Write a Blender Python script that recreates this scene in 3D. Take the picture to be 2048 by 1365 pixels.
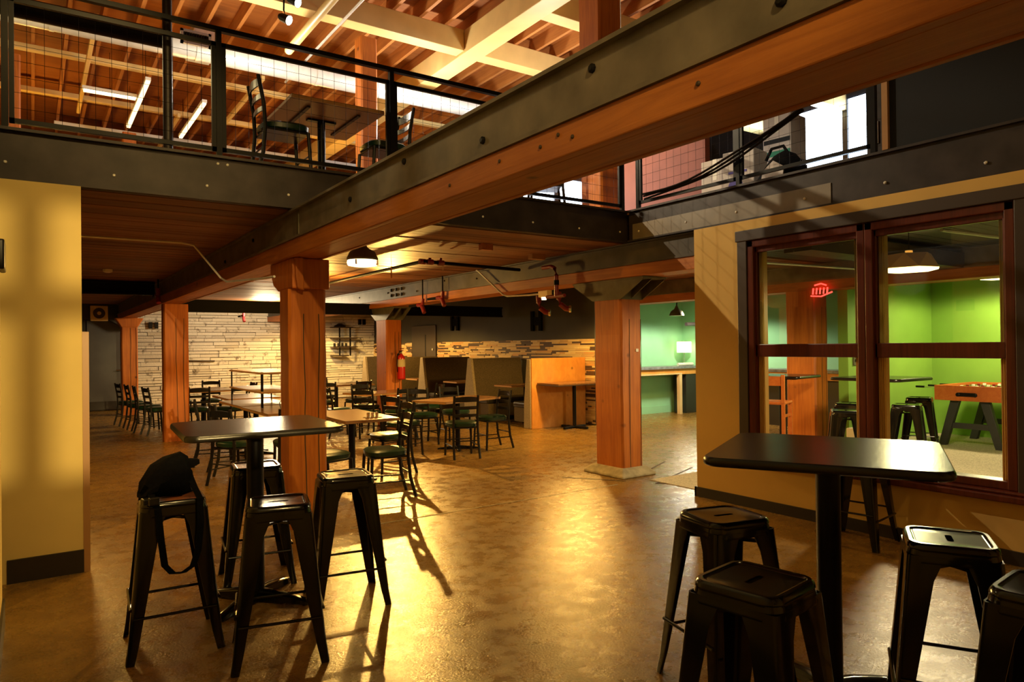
import bpy, bmesh, math, random
from mathutils import Vector, Matrix
random.seed(7)
PI = math.pi
sc = bpy.context.scene
for o in list(bpy.data.objects):
    bpy.data.objects.remove(o)
COL = sc.collection

# ------------------------------------------------------------------ camera
cam = bpy.data.objects.new('camera', bpy.data.cameras.new('camera'))
COL.objects.link(cam)
cam.data.sensor_width = 36.0
cam.data.lens = 24.54
cam.data.clip_start = 0.05
Rv = Vector((0.82403858, -0.56641334, -0.01167669))
Uv = Vector((0.00598075, -0.0119123, 0.99991116))
Fv = Vector((0.56650211, 0.82403521, 0.00642862))
m = Matrix((Rv, Uv, -Fv)).transposed().to_4x4()
m.translation = Vector((0, 0, 1.53))
cam.matrix_world = m
sc.camera = cam

# ------------------------------------------------------------------ view, world, lights
sc.view_settings.view_transform = 'Standard'
sc.view_settings.look = 'None'
sc.view_settings.gamma = 1.0
sc.view_settings.use_curve_mapping = False
sc.view_settings.exposure = 0.12
sc.cycles.use_denoising = True
sc.cycles.max_bounces = 8
sc.cycles.diffuse_bounces = 4
sc.cycles.sample_clamp_indirect = 6.0
wd = bpy.data.worlds.new('world')
sc.world = wd
wd.use_nodes = True
wd.node_tree.nodes['Background'].inputs[0].default_value = (1.0, 0.66, 0.25, 1)
wd.node_tree.nodes['Background'].inputs[1].default_value = 0.03

WARM = (1.0, 0.56, 0.12)
AMBER = (1.0, 0.52, 0.08)
SOFT = (1.0, 0.66, 0.22)
NEUT = (1.0, 0.88, 0.62)


def point(name, loc, power, color=WARM, r=0.08):
    l = bpy.data.lights.new(name, 'POINT')
    l.energy = power
    l.color = color
    l.shadow_soft_size = r
    o = bpy.data.objects.new(name, l)
    o.location = loc
    COL.objects.link(o)
    return o


def spot(name, loc, to, power, color=WARM, ang=60, blend=0.4, r=0.05):
    l = bpy.data.lights.new(name, 'SPOT')
    l.energy = power
    l.color = color
    l.spot_size = math.radians(ang)
    l.spot_blend = blend
    l.shadow_soft_size = r
    o = bpy.data.objects.new(name, l)
    o.location = loc
    o.rotation_euler = (Vector(to) - Vector(loc)).to_track_quat('-Z', 'Y').to_euler()
    COL.objects.link(o)
    return o


# lamps of the lower hall (pendants under the timber deck) and one added fill
def down(name, loc, power, color=WARM, r=0.10, ang=165):
    return spot(name, loc, (loc[0], loc[1], 0), power, color, ang, 0.25, r)


down('lamp_or_fill', (3.0, 7.25, 2.40), 125)
down('lamp_or_fill', (0.3, 9.6, 2.40), 120, WARM, 0.25)  # added fill for the left floor and posts, no fixture
point('lamp_or_fill', (3.75, 10.7, 2.20), 115, WARM, 0.10)
spot('lamp_or_fill', (5.05, 11.0, 2.30), (2.2, 4.4, 0.0), 1150, WARM, 70, 0.7, 0.02)
down('lamp_or_fill', (7.3, 8.85, 2.25), 330)
down('lamp_or_fill', (6.9, 15.6, 2.30), 230)
point('lamp_or_fill', (4.6, 17.0, 2.48), 300, (1.0, 0.76, 0.42), 0.28)
down('lamp_or_fill', (6.6, 18.6, 2.30), 260, (1.0, 0.60, 0.16))
# green rooms
down('lamp_or_fill', (10.9, 9.3, 2.2), 230, NEUT)
down('lamp_or_fill', (7.45, 3.6, 2.15), 230, (1.0, 0.80, 0.42), 0.15, 178)
down('lamp_or_fill', (11.4, 4.25, 2.30), 190, (1.0, 0.80, 0.42), 0.15, 178)
# roof track lamp, then added fills for the pier, beam and upper floor
spot('track_or_fill', (2.53, 7.84, 5.17), (5.5, 4.4, 2.4), 560, (1.0, 0.80, 0.50), 46, 0.4, 0.02)
spot('track_or_fill', (0.9, 0.6, 5.8), (0.05, 5.6, 1.8), 420, SOFT, 44, 0.5, 0.06)  # added fill on the cream pier, no fixture
spot('pier_spot', (0.9, -9.0, 3.2), (0.15, 5.6, 1.6), 5000, (1.0, 0.70, 0.26), 14, 0.2, 0.07)
spot('track_or_fill', (3.6, 1.2, 5.7), (3.2, 1.6, 0.0), 60, SOFT, 110, 0.6, 0.06)  # added overhead fill for tables and stools
spot('track_or_fill', (0.2, -1.6, 4.5), (1.8, 3.0, 2.5), 520, SOFT, 42, 0.7, 0.10)  # added fill for the left face of the flitch beam
point('upper_fill', (2.0, 11.6, 4.4), 55, AMBER, 0.2)  # this and the next two: added warm wash on the roof
point('upper_fill', (5.0, 14.5, 4.6), 85, AMBER, 0.2)
point('upper_fill', (0.0, 15.0, 4.6), 80, AMBER, 0.2)
point('upper_fill', (6.4, 8.3, 4.6), 130, (1.0, 0.90, 0.74), 0.2)  # added to whiten the roof beam underside
point('upper_fill', (2.6, 9.6, 5.0), 100, (1.0, 0.90, 0.70), 0.1)  # this and the next two: added to brighten the round duct
point('upper_fill', (5.0, 9.7, 5.0), 110, (1.0, 0.95, 0.86), 0.1)
point('upper_fill', (-0.6, 9.4, 5.0), 60, (1.0, 0.78, 0.36), 0.1)
area = bpy.data.lights.new('window_daylight', 'AREA')
area.shape = 'RECTANGLE'
area.size = 1.6
area.size_y = 1.6
area.energy = 420
area.color = (0.62, 0.80, 1.0)
ao = bpy.data.objects.new('window_daylight', area)
ao.location = (12.85, 7.8, 5.1)
ao.rotation_euler = (0, PI / 2, 0)
COL.objects.link(ao)
spot('track_or_fill', (4.2, 3.6, 5.7), (6.4, 4.8, 3.3), 130, NEUT, 40, 0.6, 0.08)  # added fill for the stacked boxes
spot('upper_fill', (3.4, 4.4, 5.6), (5.6, 6.2, 3.3), 160, AMBER, 45, 0.6, 0.1)  # added to light the upper timber post

# ------------------------------------------------------------------ materials
def newmat(name):
    mt = bpy.data.materials.new(name)
    mt.use_nodes = True
    nt = mt.node_tree
    return mt, nt, nt.nodes['Principled BSDF']


def simple(name, col, rough=0.6, metal=0.0, noise=0.0, nscale=20, bump=0.0, coat=0.0, emit=None, es=0):
    mt, nt, b = newmat(name)
    b.inputs['Roughness'].default_value = rough
    b.inputs['Metallic'].default_value = metal
    b.inputs['Base Color'].default_value = (*col, 1)
    if coat:
        b.inputs['Coat Weight'].default_value = coat
        b.inputs['Coat Roughness'].default_value = 0.08
    if emit:
        b.inputs['Emission Color'].default_value = (*emit, 1)
        b.inputs['Emission Strength'].default_value = es
    if noise or bump:
        tc = nt.nodes.new('ShaderNodeTexCoord')
        n = nt.nodes.new('ShaderNodeTexNoise')
        n.inputs['Scale'].default_value = nscale
        n.inputs['Detail'].default_value = 5
        nt.links.new(tc.outputs['Object'], n.inputs['Vector'])
        if noise:
            r = nt.nodes.new('ShaderNodeValToRGB')
            r.color_ramp.elements[0].position = 0.3
            r.color_ramp.elements[1].position = 0.7
            r.color_ramp.elements[0].color = (*[c * (1 - noise) for c in col], 1)
            r.color_ramp.elements[1].color = (*[min(1, c * (1 + noise)) for c in col], 1)
            nt.links.new(n.outputs['Fac'], r.inputs[0])
            nt.links.new(r.outputs[0], b.inputs['Base Color'])
        if bump:
            bp = nt.nodes.new('ShaderNodeBump')
            bp.inputs['Strength'].default_value = bump
            bp.inputs['Distance'].default_value = 0.01
            nt.links.new(n.outputs['Fac'], bp.inputs['Height'])
            nt.links.new(bp.outputs[0], b.inputs['Normal'])
    return mt


def wood(name, c1, c2, axis='z', rough=0.55, fine=26, stretch=0.06, knots=True, bump=0.25, island=0.0):
    """grain runs along the given object axis"""
    mt, nt, b = newmat(name)
    N = nt.nodes.new
    L = nt.links.new
    tc = N('ShaderNodeTexCoord')
    mp = N('ShaderNodeMapping')
    s = [fine, fine, fine]
    s['xyz'.index(axis)] = fine * stretch
    mp.inputs['Scale'].default_value = s
    oi = N('ShaderNodeObjectInfo')
    vm = N('ShaderNodeVectorMath')
    vm.operation = 'MULTIPLY_ADD'
    L(oi.outputs['Random'], vm.inputs[0])
    vm.inputs[1].default_value = (17, 13, 19)
    L(tc.outputs['Object'], mp.inputs['Vector'])
    L(mp.outputs[0], vm.inputs[2])
    n = N('ShaderNodeTexNoise')
    n.inputs['Scale'].default_value = 1.0
    n.inputs['Detail'].default_value = 7
    n.inputs['Roughness'].default_value = 0.6
    n.inputs['Distortion'].default_value = 0.8
    L(vm.outputs[0], n.inputs['Vector'])
    r = N('ShaderNodeValToRGB')
    r.color_ramp.elements[0].position = 0.28
    r.color_ramp.elements[1].position = 0.72
    r.color_ramp.elements[0].color = (*c1, 1)
    r.color_ramp.elements[1].color = (*c2, 1)
    L(n.outputs['Fac'], r.inputs[0])
    out = r.outputs[0]
    n2 = N('ShaderNodeTexNoise')
    n2.inputs['Scale'].default_value = 1.7
    n2.inputs['Detail'].default_value = 3
    L(tc.outputs['Object'], n2.inputs['Vector'])
    mx = N('ShaderNodeMix')
    mx.data_type = 'RGBA'
    mx.blend_type = 'MULTIPLY'
    mr = N('ShaderNodeMapRange')
    mr.inputs['From Min'].default_value = 0.35
    mr.inputs['From Max'].default_value = 0.75
    mr.inputs['To Max'].default_value = 0.55
    L(n2.outputs['Fac'], mr.inputs['Value'])
    L(mr.outputs[0], mx.inputs['Factor'])
    L(out, mx.inputs['A'])
    mx.inputs['B'].default_value = (0.62, 0.45, 0.35, 1)
    out = mx.outputs['Result']
    if knots:
        v = N('ShaderNodeTexVoronoi')
        v.inputs['Scale'].default_value = 2.6
        L(tc.outputs['Object'], v.inputs['Vector'])
        k = N('ShaderNodeMapRange')
        k.inputs['From Min'].default_value = 0.03
        k.inputs['From Max'].default_value = 0.10
        L(v.outputs['Distance'], k.inputs['Value'])
        mk = N('ShaderNodeMix')
        mk.data_type = 'RGBA'
        L(k.outputs[0], mk.inputs['Factor'])
        mk.inputs['A'].default_value = (*[c * 0.22 for c in c1], 1)
        L(out, mk.inputs['B'])
        out = mk.outputs['Result']
    if island:
        g = N('ShaderNodeNewGeometry')
        mi = N('ShaderNodeMix')
        mi.data_type = 'RGBA'
        mi.blend_type = 'MULTIPLY'
        rr = N('ShaderNodeMapRange')
        rr.inputs['To Max'].default_value = island
        L(g.outputs['Random Per Island'], rr.inputs['Value'])
        L(rr.outputs[0], mi.inputs['Factor'])
        L(out, mi.inputs['A'])
        mi.inputs['B'].default_value = (0.35, 0.28, 0.22, 1)
        out = mi.outputs['Result']
    L(out, b.inputs['Base Color'])
    b.inputs['Roughness'].default_value = rough
    if bump:
        bp = N('ShaderNodeBump')
        bp.inputs['Strength'].default_value = bump
        bp.inputs['Distance'].default_value = 0.006
        L(n.outputs['Fac'], bp.inputs['Height'])
        L(bp.outputs[0], b.inputs['Normal'])
    return mt


def islands(name, stops, rough=0.8, bump=0.6, nscale=14, stain=None, sscale=3):
    """one colour per separate piece, from a constant ramp"""
    mt, nt, b = newmat(name)
    N = nt.nodes.new
    L = nt.links.new
    g = N('ShaderNodeNewGeometry')
    r = N('ShaderNodeValToRGB')
    r.color_ramp.interpolation = 'CONSTANT'
    els = r.color_ramp.elements
    els[0].position = stops[0][0]
    els[0].color = (*stops[0][1], 1)
    els[1].position = stops[1][0]
    els[1].color = (*stops[1][1], 1)
    for p, c in stops[2:]:
        e = els.new(p)
        e.color = (*c, 1)
    L(g.outputs['Random Per Island'], r.inputs[0])
    tc = N('ShaderNodeTexCoord')
    n = N('ShaderNodeTexNoise')
    n.inputs['Scale'].default_value = nscale
    n.inputs['Detail'].default_value = 6
    L(tc.outputs['Object'], n.inputs['Vector'])
    out = r.outputs[0]
    if stain:
        n2 = N('ShaderNodeTexNoise')
        n2.inputs['Scale'].default_value = sscale
        n2.inputs['Detail'].default_value = 8
        n2.inputs['Roughness'].default_value = 0.7
        L(tc.outputs['Object'], n2.inputs['Vector'])
        k = N('ShaderNodeMapRange')
        k.inputs['From Min'].default_value = 0.56
        k.inputs['From Max'].default_value = 0.68
        L(n2.outputs['Fac'], k.inputs['Value'])
        mx = N('ShaderNodeMix')
        mx.data_type = 'RGBA'
        L(k.outputs[0], mx.inputs['Factor'])
        L(out, mx.inputs['A'])
        mx.inputs['B'].default_value = (*stain, 1)
        out = mx.outputs['Result']
    L(out, b.inputs['Base Color'])
    b.inputs['Roughness'].default_value = rough
    bp = N('ShaderNodeBump')
    bp.inputs['Strength'].default_value = bump
    bp.inputs['Distance'].default_value = 0.01
    L(n.outputs['Fac'], bp.inputs['Height'])
    L(bp.outputs[0], b.inputs['Normal'])
    return mt


def concrete():
    mt, nt, b = newmat('polished_concrete')
    N = nt.nodes.new
    L = nt.links.new
    tc = N('ShaderNodeTexCoord')

    def noise(scale, detail, rough=0.6, dist=0.0):
        n = N('ShaderNodeTexNoise')
        n.inputs['Scale'].default_value = scale
        n.inputs['Detail'].default_value = detail
        n.inputs['Roughness'].default_value = rough
        n.inputs['Distortion'].default_value = dist
        L(tc.outputs['Object'], n.inputs['Vector'])
        return n.outputs['Fac']

    def ramp(fac, stops):
        r = N('ShaderNodeValToRGB')
        e = r.color_ramp.elements
        e[0].position, e[0].color = stops[0][0], (*stops[0][1], 1)
        e[1].position, e[1].color = stops[-1][0], (*stops[-1][1], 1)
        for p_, c_ in stops[1:-1]:
            x_ = e.new(p_)
            x_.color = (*c_, 1)
        L(fac, r.inputs[0])
        return r.outputs[0]

    def mix(kind, fac, a, c):
        mx = N('ShaderNodeMix')
        mx.data_type = 'RGBA'
        mx.blend_type = kind
        if isinstance(fac, float):
            mx.inputs['Factor'].default_value = fac
        else:
            L(fac, mx.inputs['Factor'])
        for sock, v in (('A', a), ('B', c)):
            if isinstance(v, tuple):
                mx.inputs[sock].default_value = (*v, 1)
            else:
                L(v, mx.inputs[sock])
        return mx.outputs['Result']
    col = ramp(noise(0.55, 5, 0.55, 0.6), ((0.30, (0.185, 0.098, 0.022)), (0.5, (0.27, 0.148, 0.032)), (0.70, (0.33, 0.195, 0.045))))
    # cloudy mottling, fine dark flecks, greenish stains
    col = mix('MULTIPLY', 0.75, col, ramp(noise(6, 9, 0.7, 0.4), ((0.32, (0.58, 0.55, 0.5)), (0.62, (1.12, 1.12, 1.1)))))
    col = mix('MULTIPLY', 0.8, col, ramp(noise(75, 6, 0.7), ((0.34, (0.5, 0.46, 0.4)), (0.52, (1.05, 1.05, 1.05)))))
    st = N('ShaderNodeMapRange')
    st.inputs['From Min'].default_value = 0.58
    st.inputs['From Max'].default_value = 0.75
    st.inputs['To Max'].default_value = 0.55
    L(noise(0.42, 6, 0.62, 0.8), st.inputs['Value'])
    col = mix('MIX', st.outputs[0], col, (0.13, 0.115, 0.040))
    L(col, b.inputs['Base Color'])
    rr = N('ShaderNodeMapRange')
    rr.inputs['From Min'].default_value = 0.3
    rr.inputs['From Max'].default_value = 0.7
    rr.inputs['To Min'].default_value = 0.17
    rr.inputs['To Max'].default_value = 0.40
    L(noise(7, 6, 0.7), rr.inputs['Value'])
    L(rr.outputs[0], b.inputs['Roughness'])
    bp = N('ShaderNodeBump')
    bp.inputs['Strength'].default_value = 0.55
    bp.inputs['Distance'].default_value = 0.004
    L(noise(75, 4, 0.6), bp.inputs['Height'])
    L(bp.outputs[0], b.inputs['Normal'])
    return mt


def glass():
    mt = bpy.data.materials.new('window_glass')
    mt.use_nodes = True
    nt = mt.node_tree
    nt.nodes.remove(nt.nodes['Principled BSDF'])
    N = nt.nodes.new
    L = nt.links.new
    t = N('ShaderNodeBsdfTransparent')
    t.inputs[0].default_value = (0.86, 0.9, 0.86, 1)
    g = N('ShaderNodeBsdfGlossy')
    g.inputs['Roughness'].default_value = 0.02
    f = N('ShaderNodeFresnel')
    f.inputs['IOR'].default_value = 1.55
    mx = N('ShaderNodeMixShader')
    L(f.outputs[0], mx.inputs[0])
    L(t.outputs[0], mx.inputs[1])
    L(g.outputs[0], mx.inputs[2])
    L(mx.outputs[0], nt.nodes['Material Output'].inputs[0])
    return mt


M = dict(
    concrete=concrete(),
    joint=simple('joint_filler', (0.06, 0.035, 0.015), 0.8),
    slabpatch=simple('patched_mortar', (0.42, 0.35, 0.22), 0.8, 0, 0.3, 9, 0.4),
    postx=wood('fir_post', (0.40, 0.100, 0.008), (0.64, 0.200, 0.020), 'z'),
    beamy=wood('fir_beam', (0.34, 0.10, 0.014), (0.54, 0.185, 0.030), 'y'),
    deck=wood('deck_boards', (0.20, 0.075, 0.02), (0.36, 0.15, 0.045), 'x', 0.6, 30, 0.04, False, 0.2, 0.75),
    roof=wood('roof_boards', (0.30, 0.10, 0.02), (0.46, 0.17, 0.035), 'x', 0.7, 20, 0.05, False),
    joist=wood('joist_wood', (0.40, 0.145, 0.026), (0.58, 0.235, 0.050), 'y', 0.7, 24, 0.05),
    painted=simple('cream_paint', (0.82, 0.58, 0.22), 0.45, 0, 0.08, 3),
    steel=simple('dark_steel', (0.034, 0.026, 0.026), 0.45, 0.3, 0.35, 6, 0.15),
    steelgrey=simple('grey_mill_steel', (0.175, 0.148, 0.115), 0.5, 0.3, 0.3, 5, 0.15),
    steelmid=simple('brown_mill_steel', (0.066, 0.056, 0.045), 0.5, 0.3, 0.3, 5, 0.15),
    plate=simple('grey_cover_plate', (0.21, 0.18, 0.14), 0.5, 0.2, 0.15, 5),
    galv=simple('galvanised', (0.72, 0.70, 0.64), 0.32, 0.25, 0.10, 8),
    bracket=simple('olive_steel', (0.13, 0.115, 0.07), 0.5, 0.4, 0.2, 10),
    iron=simple('black_iron', (0.008, 0.0072, 0.0075), 0.35, 0.3),
    pipeblk=simple('black_pipe', (0.006, 0.005, 0.004), 0.6, 0.0),
    red=simple('dark_red_paint', (0.20, 0.010, 0.016), 0.35, 0, 0, 20, 0, 0.3),
    redext=simple('bright_red_paint', (0.52, 0.012, 0.010), 0.3, 0, 0, 20, 0, 0.4),
    gloss=simple('black_gloss_enamel', (0.004, 0.0035, 0.003), 0.18, 0.0, 0, 20, 0, 0.3),
    lamin=simple('black_laminate', (0.010, 0.008, 0.006), 0.26, 0, 0.25, 160, 0.04),
    tabwood=wood('table_wood', (0.16, 0.075, 0.03), (0.30, 0.15, 0.06), 'y', 0.22, 30, 0.06, False, 0.05),
    edgewood=simple('table_edge', (0.42, 0.22, 0.08), 0.4),
    vinyl=simple('green_vinyl', (0.006, 0.032, 0.016), 0.34, 0, 0.15, 30, 0.05),
    chairblk=simple('chair_black', (0.016, 0.014, 0.012), 0.3, 0.2),
    cream=simple('cream_wall_paint', (0.74, 0.56, 0.19), 0.75, 0, 0.05, 2.5, 0.08),
    ochre=simple('ochre_wall_paint', (0.70, 0.45, 0.12), 0.75, 0, 0.05, 2.5, 0.08),
    base=simple('dark_baseboard', (0.022, 0.016, 0.012), 0.45),
    dark=simple('charcoal_paint', (0.040, 0.036, 0.026), 0.7, 0, 0.1, 3),
    navy=simple('dark_upper_paint', (0.004, 0.006, 0.012), 0.8, 0, 0.15, 2),
    doorgrey=simple('grey_door_paint', (0.10, 0.10, 0.10), 0.55, 0, 0.12, 3),
    trim=simple('dark_brown_trim', (0.045, 0.028, 0.018), 0.5),
    mahog=wood('mahogany', (0.075, 0.014, 0.008), (0.16, 0.030, 0.014), 'z', 0.3, 30, 0.05, False, 0.1),
    gold=simple('brass_track', (0.80, 0.50, 0.14), 0.4, 0.0),
    glass=glass(),
    mint=simple('mint_green_paint', (0.27, 0.58, 0.36), 0.7, 0, 0.05, 3, 0.05),
    grass=simple('grass_green_paint', (0.22, 0.42, 0.055), 0.7, 0, 0.05, 3, 0.05),
    carpet=simple('beige_carpet', (0.50, 0.43, 0.30), 0.95, 0, 0.35, 60, 0.4),
    counter=simple('counter_stone', (0.16, 0.17, 0.18), 0.35, 0, 0.4, 14),
    pale=wood('pale_pine', (0.62, 0.42, 0.20), (0.74, 0.54, 0.30), 'z', 0.5, 20, 0.06, False),
    ply=wood('plywood', (0.55, 0.22, 0.035), (0.72, 0.33, 0.065), 'z', 0.55, 9, 0.5, True, 0.1),
    fabric=simple('booth_fabric', (0.085, 0.060, 0.028), 0.9, 0, 0.3, 50, 0.3),
    cap=simple('booth_end_fabric', (0.30, 0.24, 0.15), 0.9, 0, 0.25, 60, 0.3),
    leather=simple('black_vinyl', (0.018, 0.016, 0.014), 0.3),
    canvas=simple('black_cloth', (0.004, 0.004, 0.005), 0.9, 0, 0.3, 60, 0.3),
    bricks=islands('white_washed_stone', ((0, (0.82, 0.77, 0.68)), (0.3, (0.76, 0.71, 0.63)), (0.6, (0.86, 0.82, 0.74)), (0.9, (0.66, 0.60, 0.50))), 0.85, 1.0, 22, (0.16, 0.12, 0.08), 5),
    mortar=simple('dark_mortar', (0.10, 0.08, 0.055), 0.95),  # dark backing colour between the stone courses
    slats=islands('accent_slats', ((0, (0.66, 0.46, 0.20)), (0.28, (0.56, 0.36, 0.15)), (0.5, (0.72, 0.54, 0.27)), (0.68, (0.60, 0.33, 0.12)), (0.76, (0.09, 0.05, 0.03))), 0.6, 0.3, 30),
    white=simple('white_plastic', (0.80, 0.77, 0.70), 0.5),
    paper=simple('label_paper', (0.62, 0.52, 0.30), 0.7),
    lampglow=simple('lamp_glow', (1, 0.9, 0.7), 0.5, 0, 0, 1, 0, 0, (1.0, 0.78, 0.42), 3.2),
    greenglow=simple('shade_glow', (1, 0.9, 0.6), 0.5, 0, 0, 1, 0, 0, (1.0, 0.80, 0.36), 5),
    trackglow=simple('track_glow', (1, 1, 1), 0.5, 0, 0, 1, 0, 0, (1.0, 0.95, 0.85), 25),
    stripglow=simple('reflected_glow', (1, 0.95, 0.8), 0.5, 0, 0, 1, 0, 0, (1.0, 0.80, 0.45), 1.8),  # glow in place of bright reflected lines under the roof
    dayglow=simple('daylight_pane', (0.9, 0.95, 1), 0.5, 0, 0, 1, 0, 0, (0.62, 0.80, 1.0), 6),
    neon=simple('red_neon', (1, 0.05, 0.03), 0.5, 0, 0, 1, 0, 0, (1.0, 0.04, 0.03), 5),
    boxcard=simple('box_card', (0.55, 0.50, 0.48), 0.8, 0, 0.1, 6),
    purple=simple('purple_print', (0.12, 0.11, 0.42), 0.8),
    terra=simple('terracotta_paint', (0.24, 0.068, 0.032), 0.75, 0, 0.1, 4, 0.1),
    shade=simple('folded_wood_shade', (0.80, 0.52, 0.17), 0.6),
    orangewood=wood('foosball_wood', (0.50, 0.115, 0.018), (0.62, 0.18, 0.035), 'x', 0.4, 18, 0.08, False, 0.05),
    greyblk=simple('soft_black_legs', (0.03, 0.032, 0.03), 0.5),
    teal=simple('teal_print', (0.02, 0.22, 0.14), 0.7),
    chrome=simple('chrome', (0.75, 0.75, 0.75), 0.15, 1.0),
)

M['pipeblk'].node_tree.nodes['Principled BSDF'].inputs['Specular IOR Level'].default_value = 0.08
for _k, _v in (('iron', .25), ('gloss', .35), ('chairblk', .35)):
    M[_k].node_tree.nodes['Principled BSDF'].inputs['Specular IOR Level'].default_value = _v
M['canvas'].node_tree.nodes['Principled BSDF'].inputs['Specular IOR Level'].default_value = 0.1

# ------------------------------------------------------------------ mesh helpers
class MB:
    def __init__(s):
        s.v = []
        s.f = []

    def add(s, vs, fs, mat=None):
        k = len(s.v)
        if mat is not None:
            vs = [mat @ Vector(p) for p in vs]
        s.v += [tuple(p) for p in vs]
        s.f += [tuple(i + k for i in f) for f in fs]
        return s

    def box(s, x0, y0, z0, x1, y1, z1, mat=None):
        vs = [(x0, y0, z0), (x1, y0, z0), (x1, y1, z0), (x0, y1, z0), (x0, y0, z1), (x1, y0, z1), (x1, y1, z1), (x0, y1, z1)]
        fs = [(0, 3, 2, 1), (4, 5, 6, 7), (0, 1, 5, 4), (1, 2, 6, 5), (2, 3, 7, 6), (3, 0, 4, 7)]
        return s.add(vs, fs, mat)

    def prism(s, poly, axis, a0, a1, mat=None):
        """poly: 2D points in the two other axes, in xyz order, extruded from a0 to a1"""
        n = len(poly)

        def P(p, a):
            q = list(p)
            q.insert('xyz'.index(axis), a)
            return tuple(q)
        vs = [P(p, a0) for p in poly] + [P(p, a1) for p in poly]
        fs = [tuple(range(n))[::-1], tuple(range(n, 2 * n))]
        fs += [(i, (i + 1) % n, n + (i + 1) % n, n + i) for i in range(n)]
        return s.add(vs, fs, mat)

    def tube(s, pts, r, n=8, caps=True, mat=None, closed=False):
        pts = [Vector(p) for p in pts]
        rs = r if isinstance(r, (list, tuple)) else [r] * len(pts)
        k = len(s.v)
        rings = []
        m_ = len(pts)
        for i, p in enumerate(pts):
            if closed:
                t = (pts[(i + 1) % m_] - pts[i - 1]).normalized()
            else:
                a = pts[max(i - 1, 0)]
                b = pts[min(i + 1, m_ - 1)]
                t = (b - a).normalized()
            up = Vector((0, 0, 1)) if abs(t.z) < 0.95 else Vector((0, 1, 0))
            u = t.cross(up).normalized()
            w = u.cross(t).normalized()
            rings.append([p + (u * math.cos(2 * PI * j / n) + w * math.sin(2 * PI * j / n)) * rs[i] for j in range(n)])
        vs = [q for rg in rings for q in rg]
        fs = []
        for i in range(m_ if closed else m_ - 1):
            i2 = (i + 1) % m_
            for j in range(n):
                fs.append((i * n + j, i * n + (j + 1) % n, i2 * n + (j + 1) % n, i2 * n + j))
        if caps and not closed:
            fs.append(tuple(range(n))[::-1])
            fs.append(tuple((m_ - 1) * n + j for j in range(n)))
        return s.add(vs, fs, mat)

    def lathe(s, prof, n=20, mat=None, c=(0, 0, 0)):
        vs = []
        for r, z in prof:
            for j in range(n):
                vs.append((c[0] + r * math.cos(2 * PI * j / n), c[1] + r * math.sin(2 * PI * j / n), c[2] + z))
        fs = []
        for i in range(len(prof) - 1):
            for j in range(n):
                fs.append((i * n + j, i * n + (j + 1) % n, (i + 1) * n + (j + 1) % n, (i + 1) * n + j))
        fs.append(tuple(range(n))[::-1])
        fs.append(tuple((len(prof) - 1) * n + j for j in range(n)))
        return s.add(vs, fs, mat)

    def sections(s, secs, mat=None, caps=True):
        """secs: list of closed rings with equal counts"""
        n = len(secs[0])
        vs = [p for r in secs for p in r]
        fs = []
        for i in range(len(secs) - 1):
            for j in range(n):
                fs.append((i * n + j, i * n + (j + 1) % n, (i + 1) * n + (j + 1) % n, (i + 1) * n + j))
        if caps:
            fs.append(tuple(range(n))[::-1])
            fs.append(tuple((len(secs) - 1) * n + j for j in range(n)))
        return s.add(vs, fs, mat)

    def build(s, name, mat, parent=None, smooth=False, bevel=0, seg=2, fix=True):
        me = bpy.data.meshes.new(name)
        me.from_pydata(s.v, [], s.f)
        if fix:
            bm = bmesh.new()
            bm.from_mesh(me)
            bmesh.ops.recalc_face_normals(bm, faces=bm.faces)
            bm.to_mesh(me)
            bm.free()
        me.materials.append(M[mat] if isinstance(mat, str) else mat)
        if smooth:
            for p in me.polygons:
                p.use_smooth = True
            me.set_sharp_from_angle(angle=math.radians(38))
        o = bpy.data.objects.new(name, me)
        COL.objects.link(o)
        if bevel:
            md = o.modifiers.new('bevel', 'BEVEL')
            md.width = bevel
            md.segments = seg
            md.limit_method = 'ANGLE'
            md.angle_limit = math.radians(40)
        if parent:
            o.parent = parent
        return o


def thing(name, label, cat, loc=(0, 0, 0), rz=0, group=None):
    o = bpy.data.objects.new(name, None)
    o.empty_display_size = 0.1
    COL.objects.link(o)
    o.location = loc
    o.rotation_euler = (0, 0, rz)
    o['label'] = label
    o['category'] = cat
    if group:
        o['group'] = group
    return o


def tag(o, label, cat, group=None):
    o['label'] = label
    o['category'] = cat
    if group:
        o['group'] = group
    return o


def struct(o, label=None):
    o['kind'] = 'structure'
    if label:
        o['label'] = label
    return o


def stuff(o):
    o['kind'] = 'stuff'
    return o


def dup(root, loc, rz, label, group=None):
    r = root.copy()
    COL.objects.link(r)
    r.location = loc
    r.rotation_euler = (0, 0, rz)
    r['label'] = label
    if group:
        r['group'] = group
    for ch in list(root.children):
        c = ch.copy()
        COL.objects.link(c)
        c.parent = r
        for g in list(ch.children):
            d = g.copy()
            COL.objects.link(d)
            d.parent = c
    return r


def rrect(w, d, r, n=6):
    """rounded rectangle outline, centred"""
    pts = []
    for cx, cy, a0 in ((w / 2 - r, d / 2 - r, 0), (-w / 2 + r, d / 2 - r, 90), (-w / 2 + r, -d / 2 + r, 180), (w / 2 - r, -d / 2 + r, 270)):
        for i in range(n + 1):
            a = math.radians(a0 + 90 * i / n)
            pts.append((cx + r * math.cos(a), cy + r * math.sin(a)))
    return pts


exec_parts = []
# ================================================================== SETTING
XL, YP, XW, XC = -0.145, 5.675, 5.4845, 1.747
ZB, ZT = 2.67, 3.02

fl = MB().box(-4, -3.2, -0.2, 14.5, 21.5, 0).build('floor', 'concrete')
struct(fl, 'golden brown polished concrete floor with mottled stains')
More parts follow.
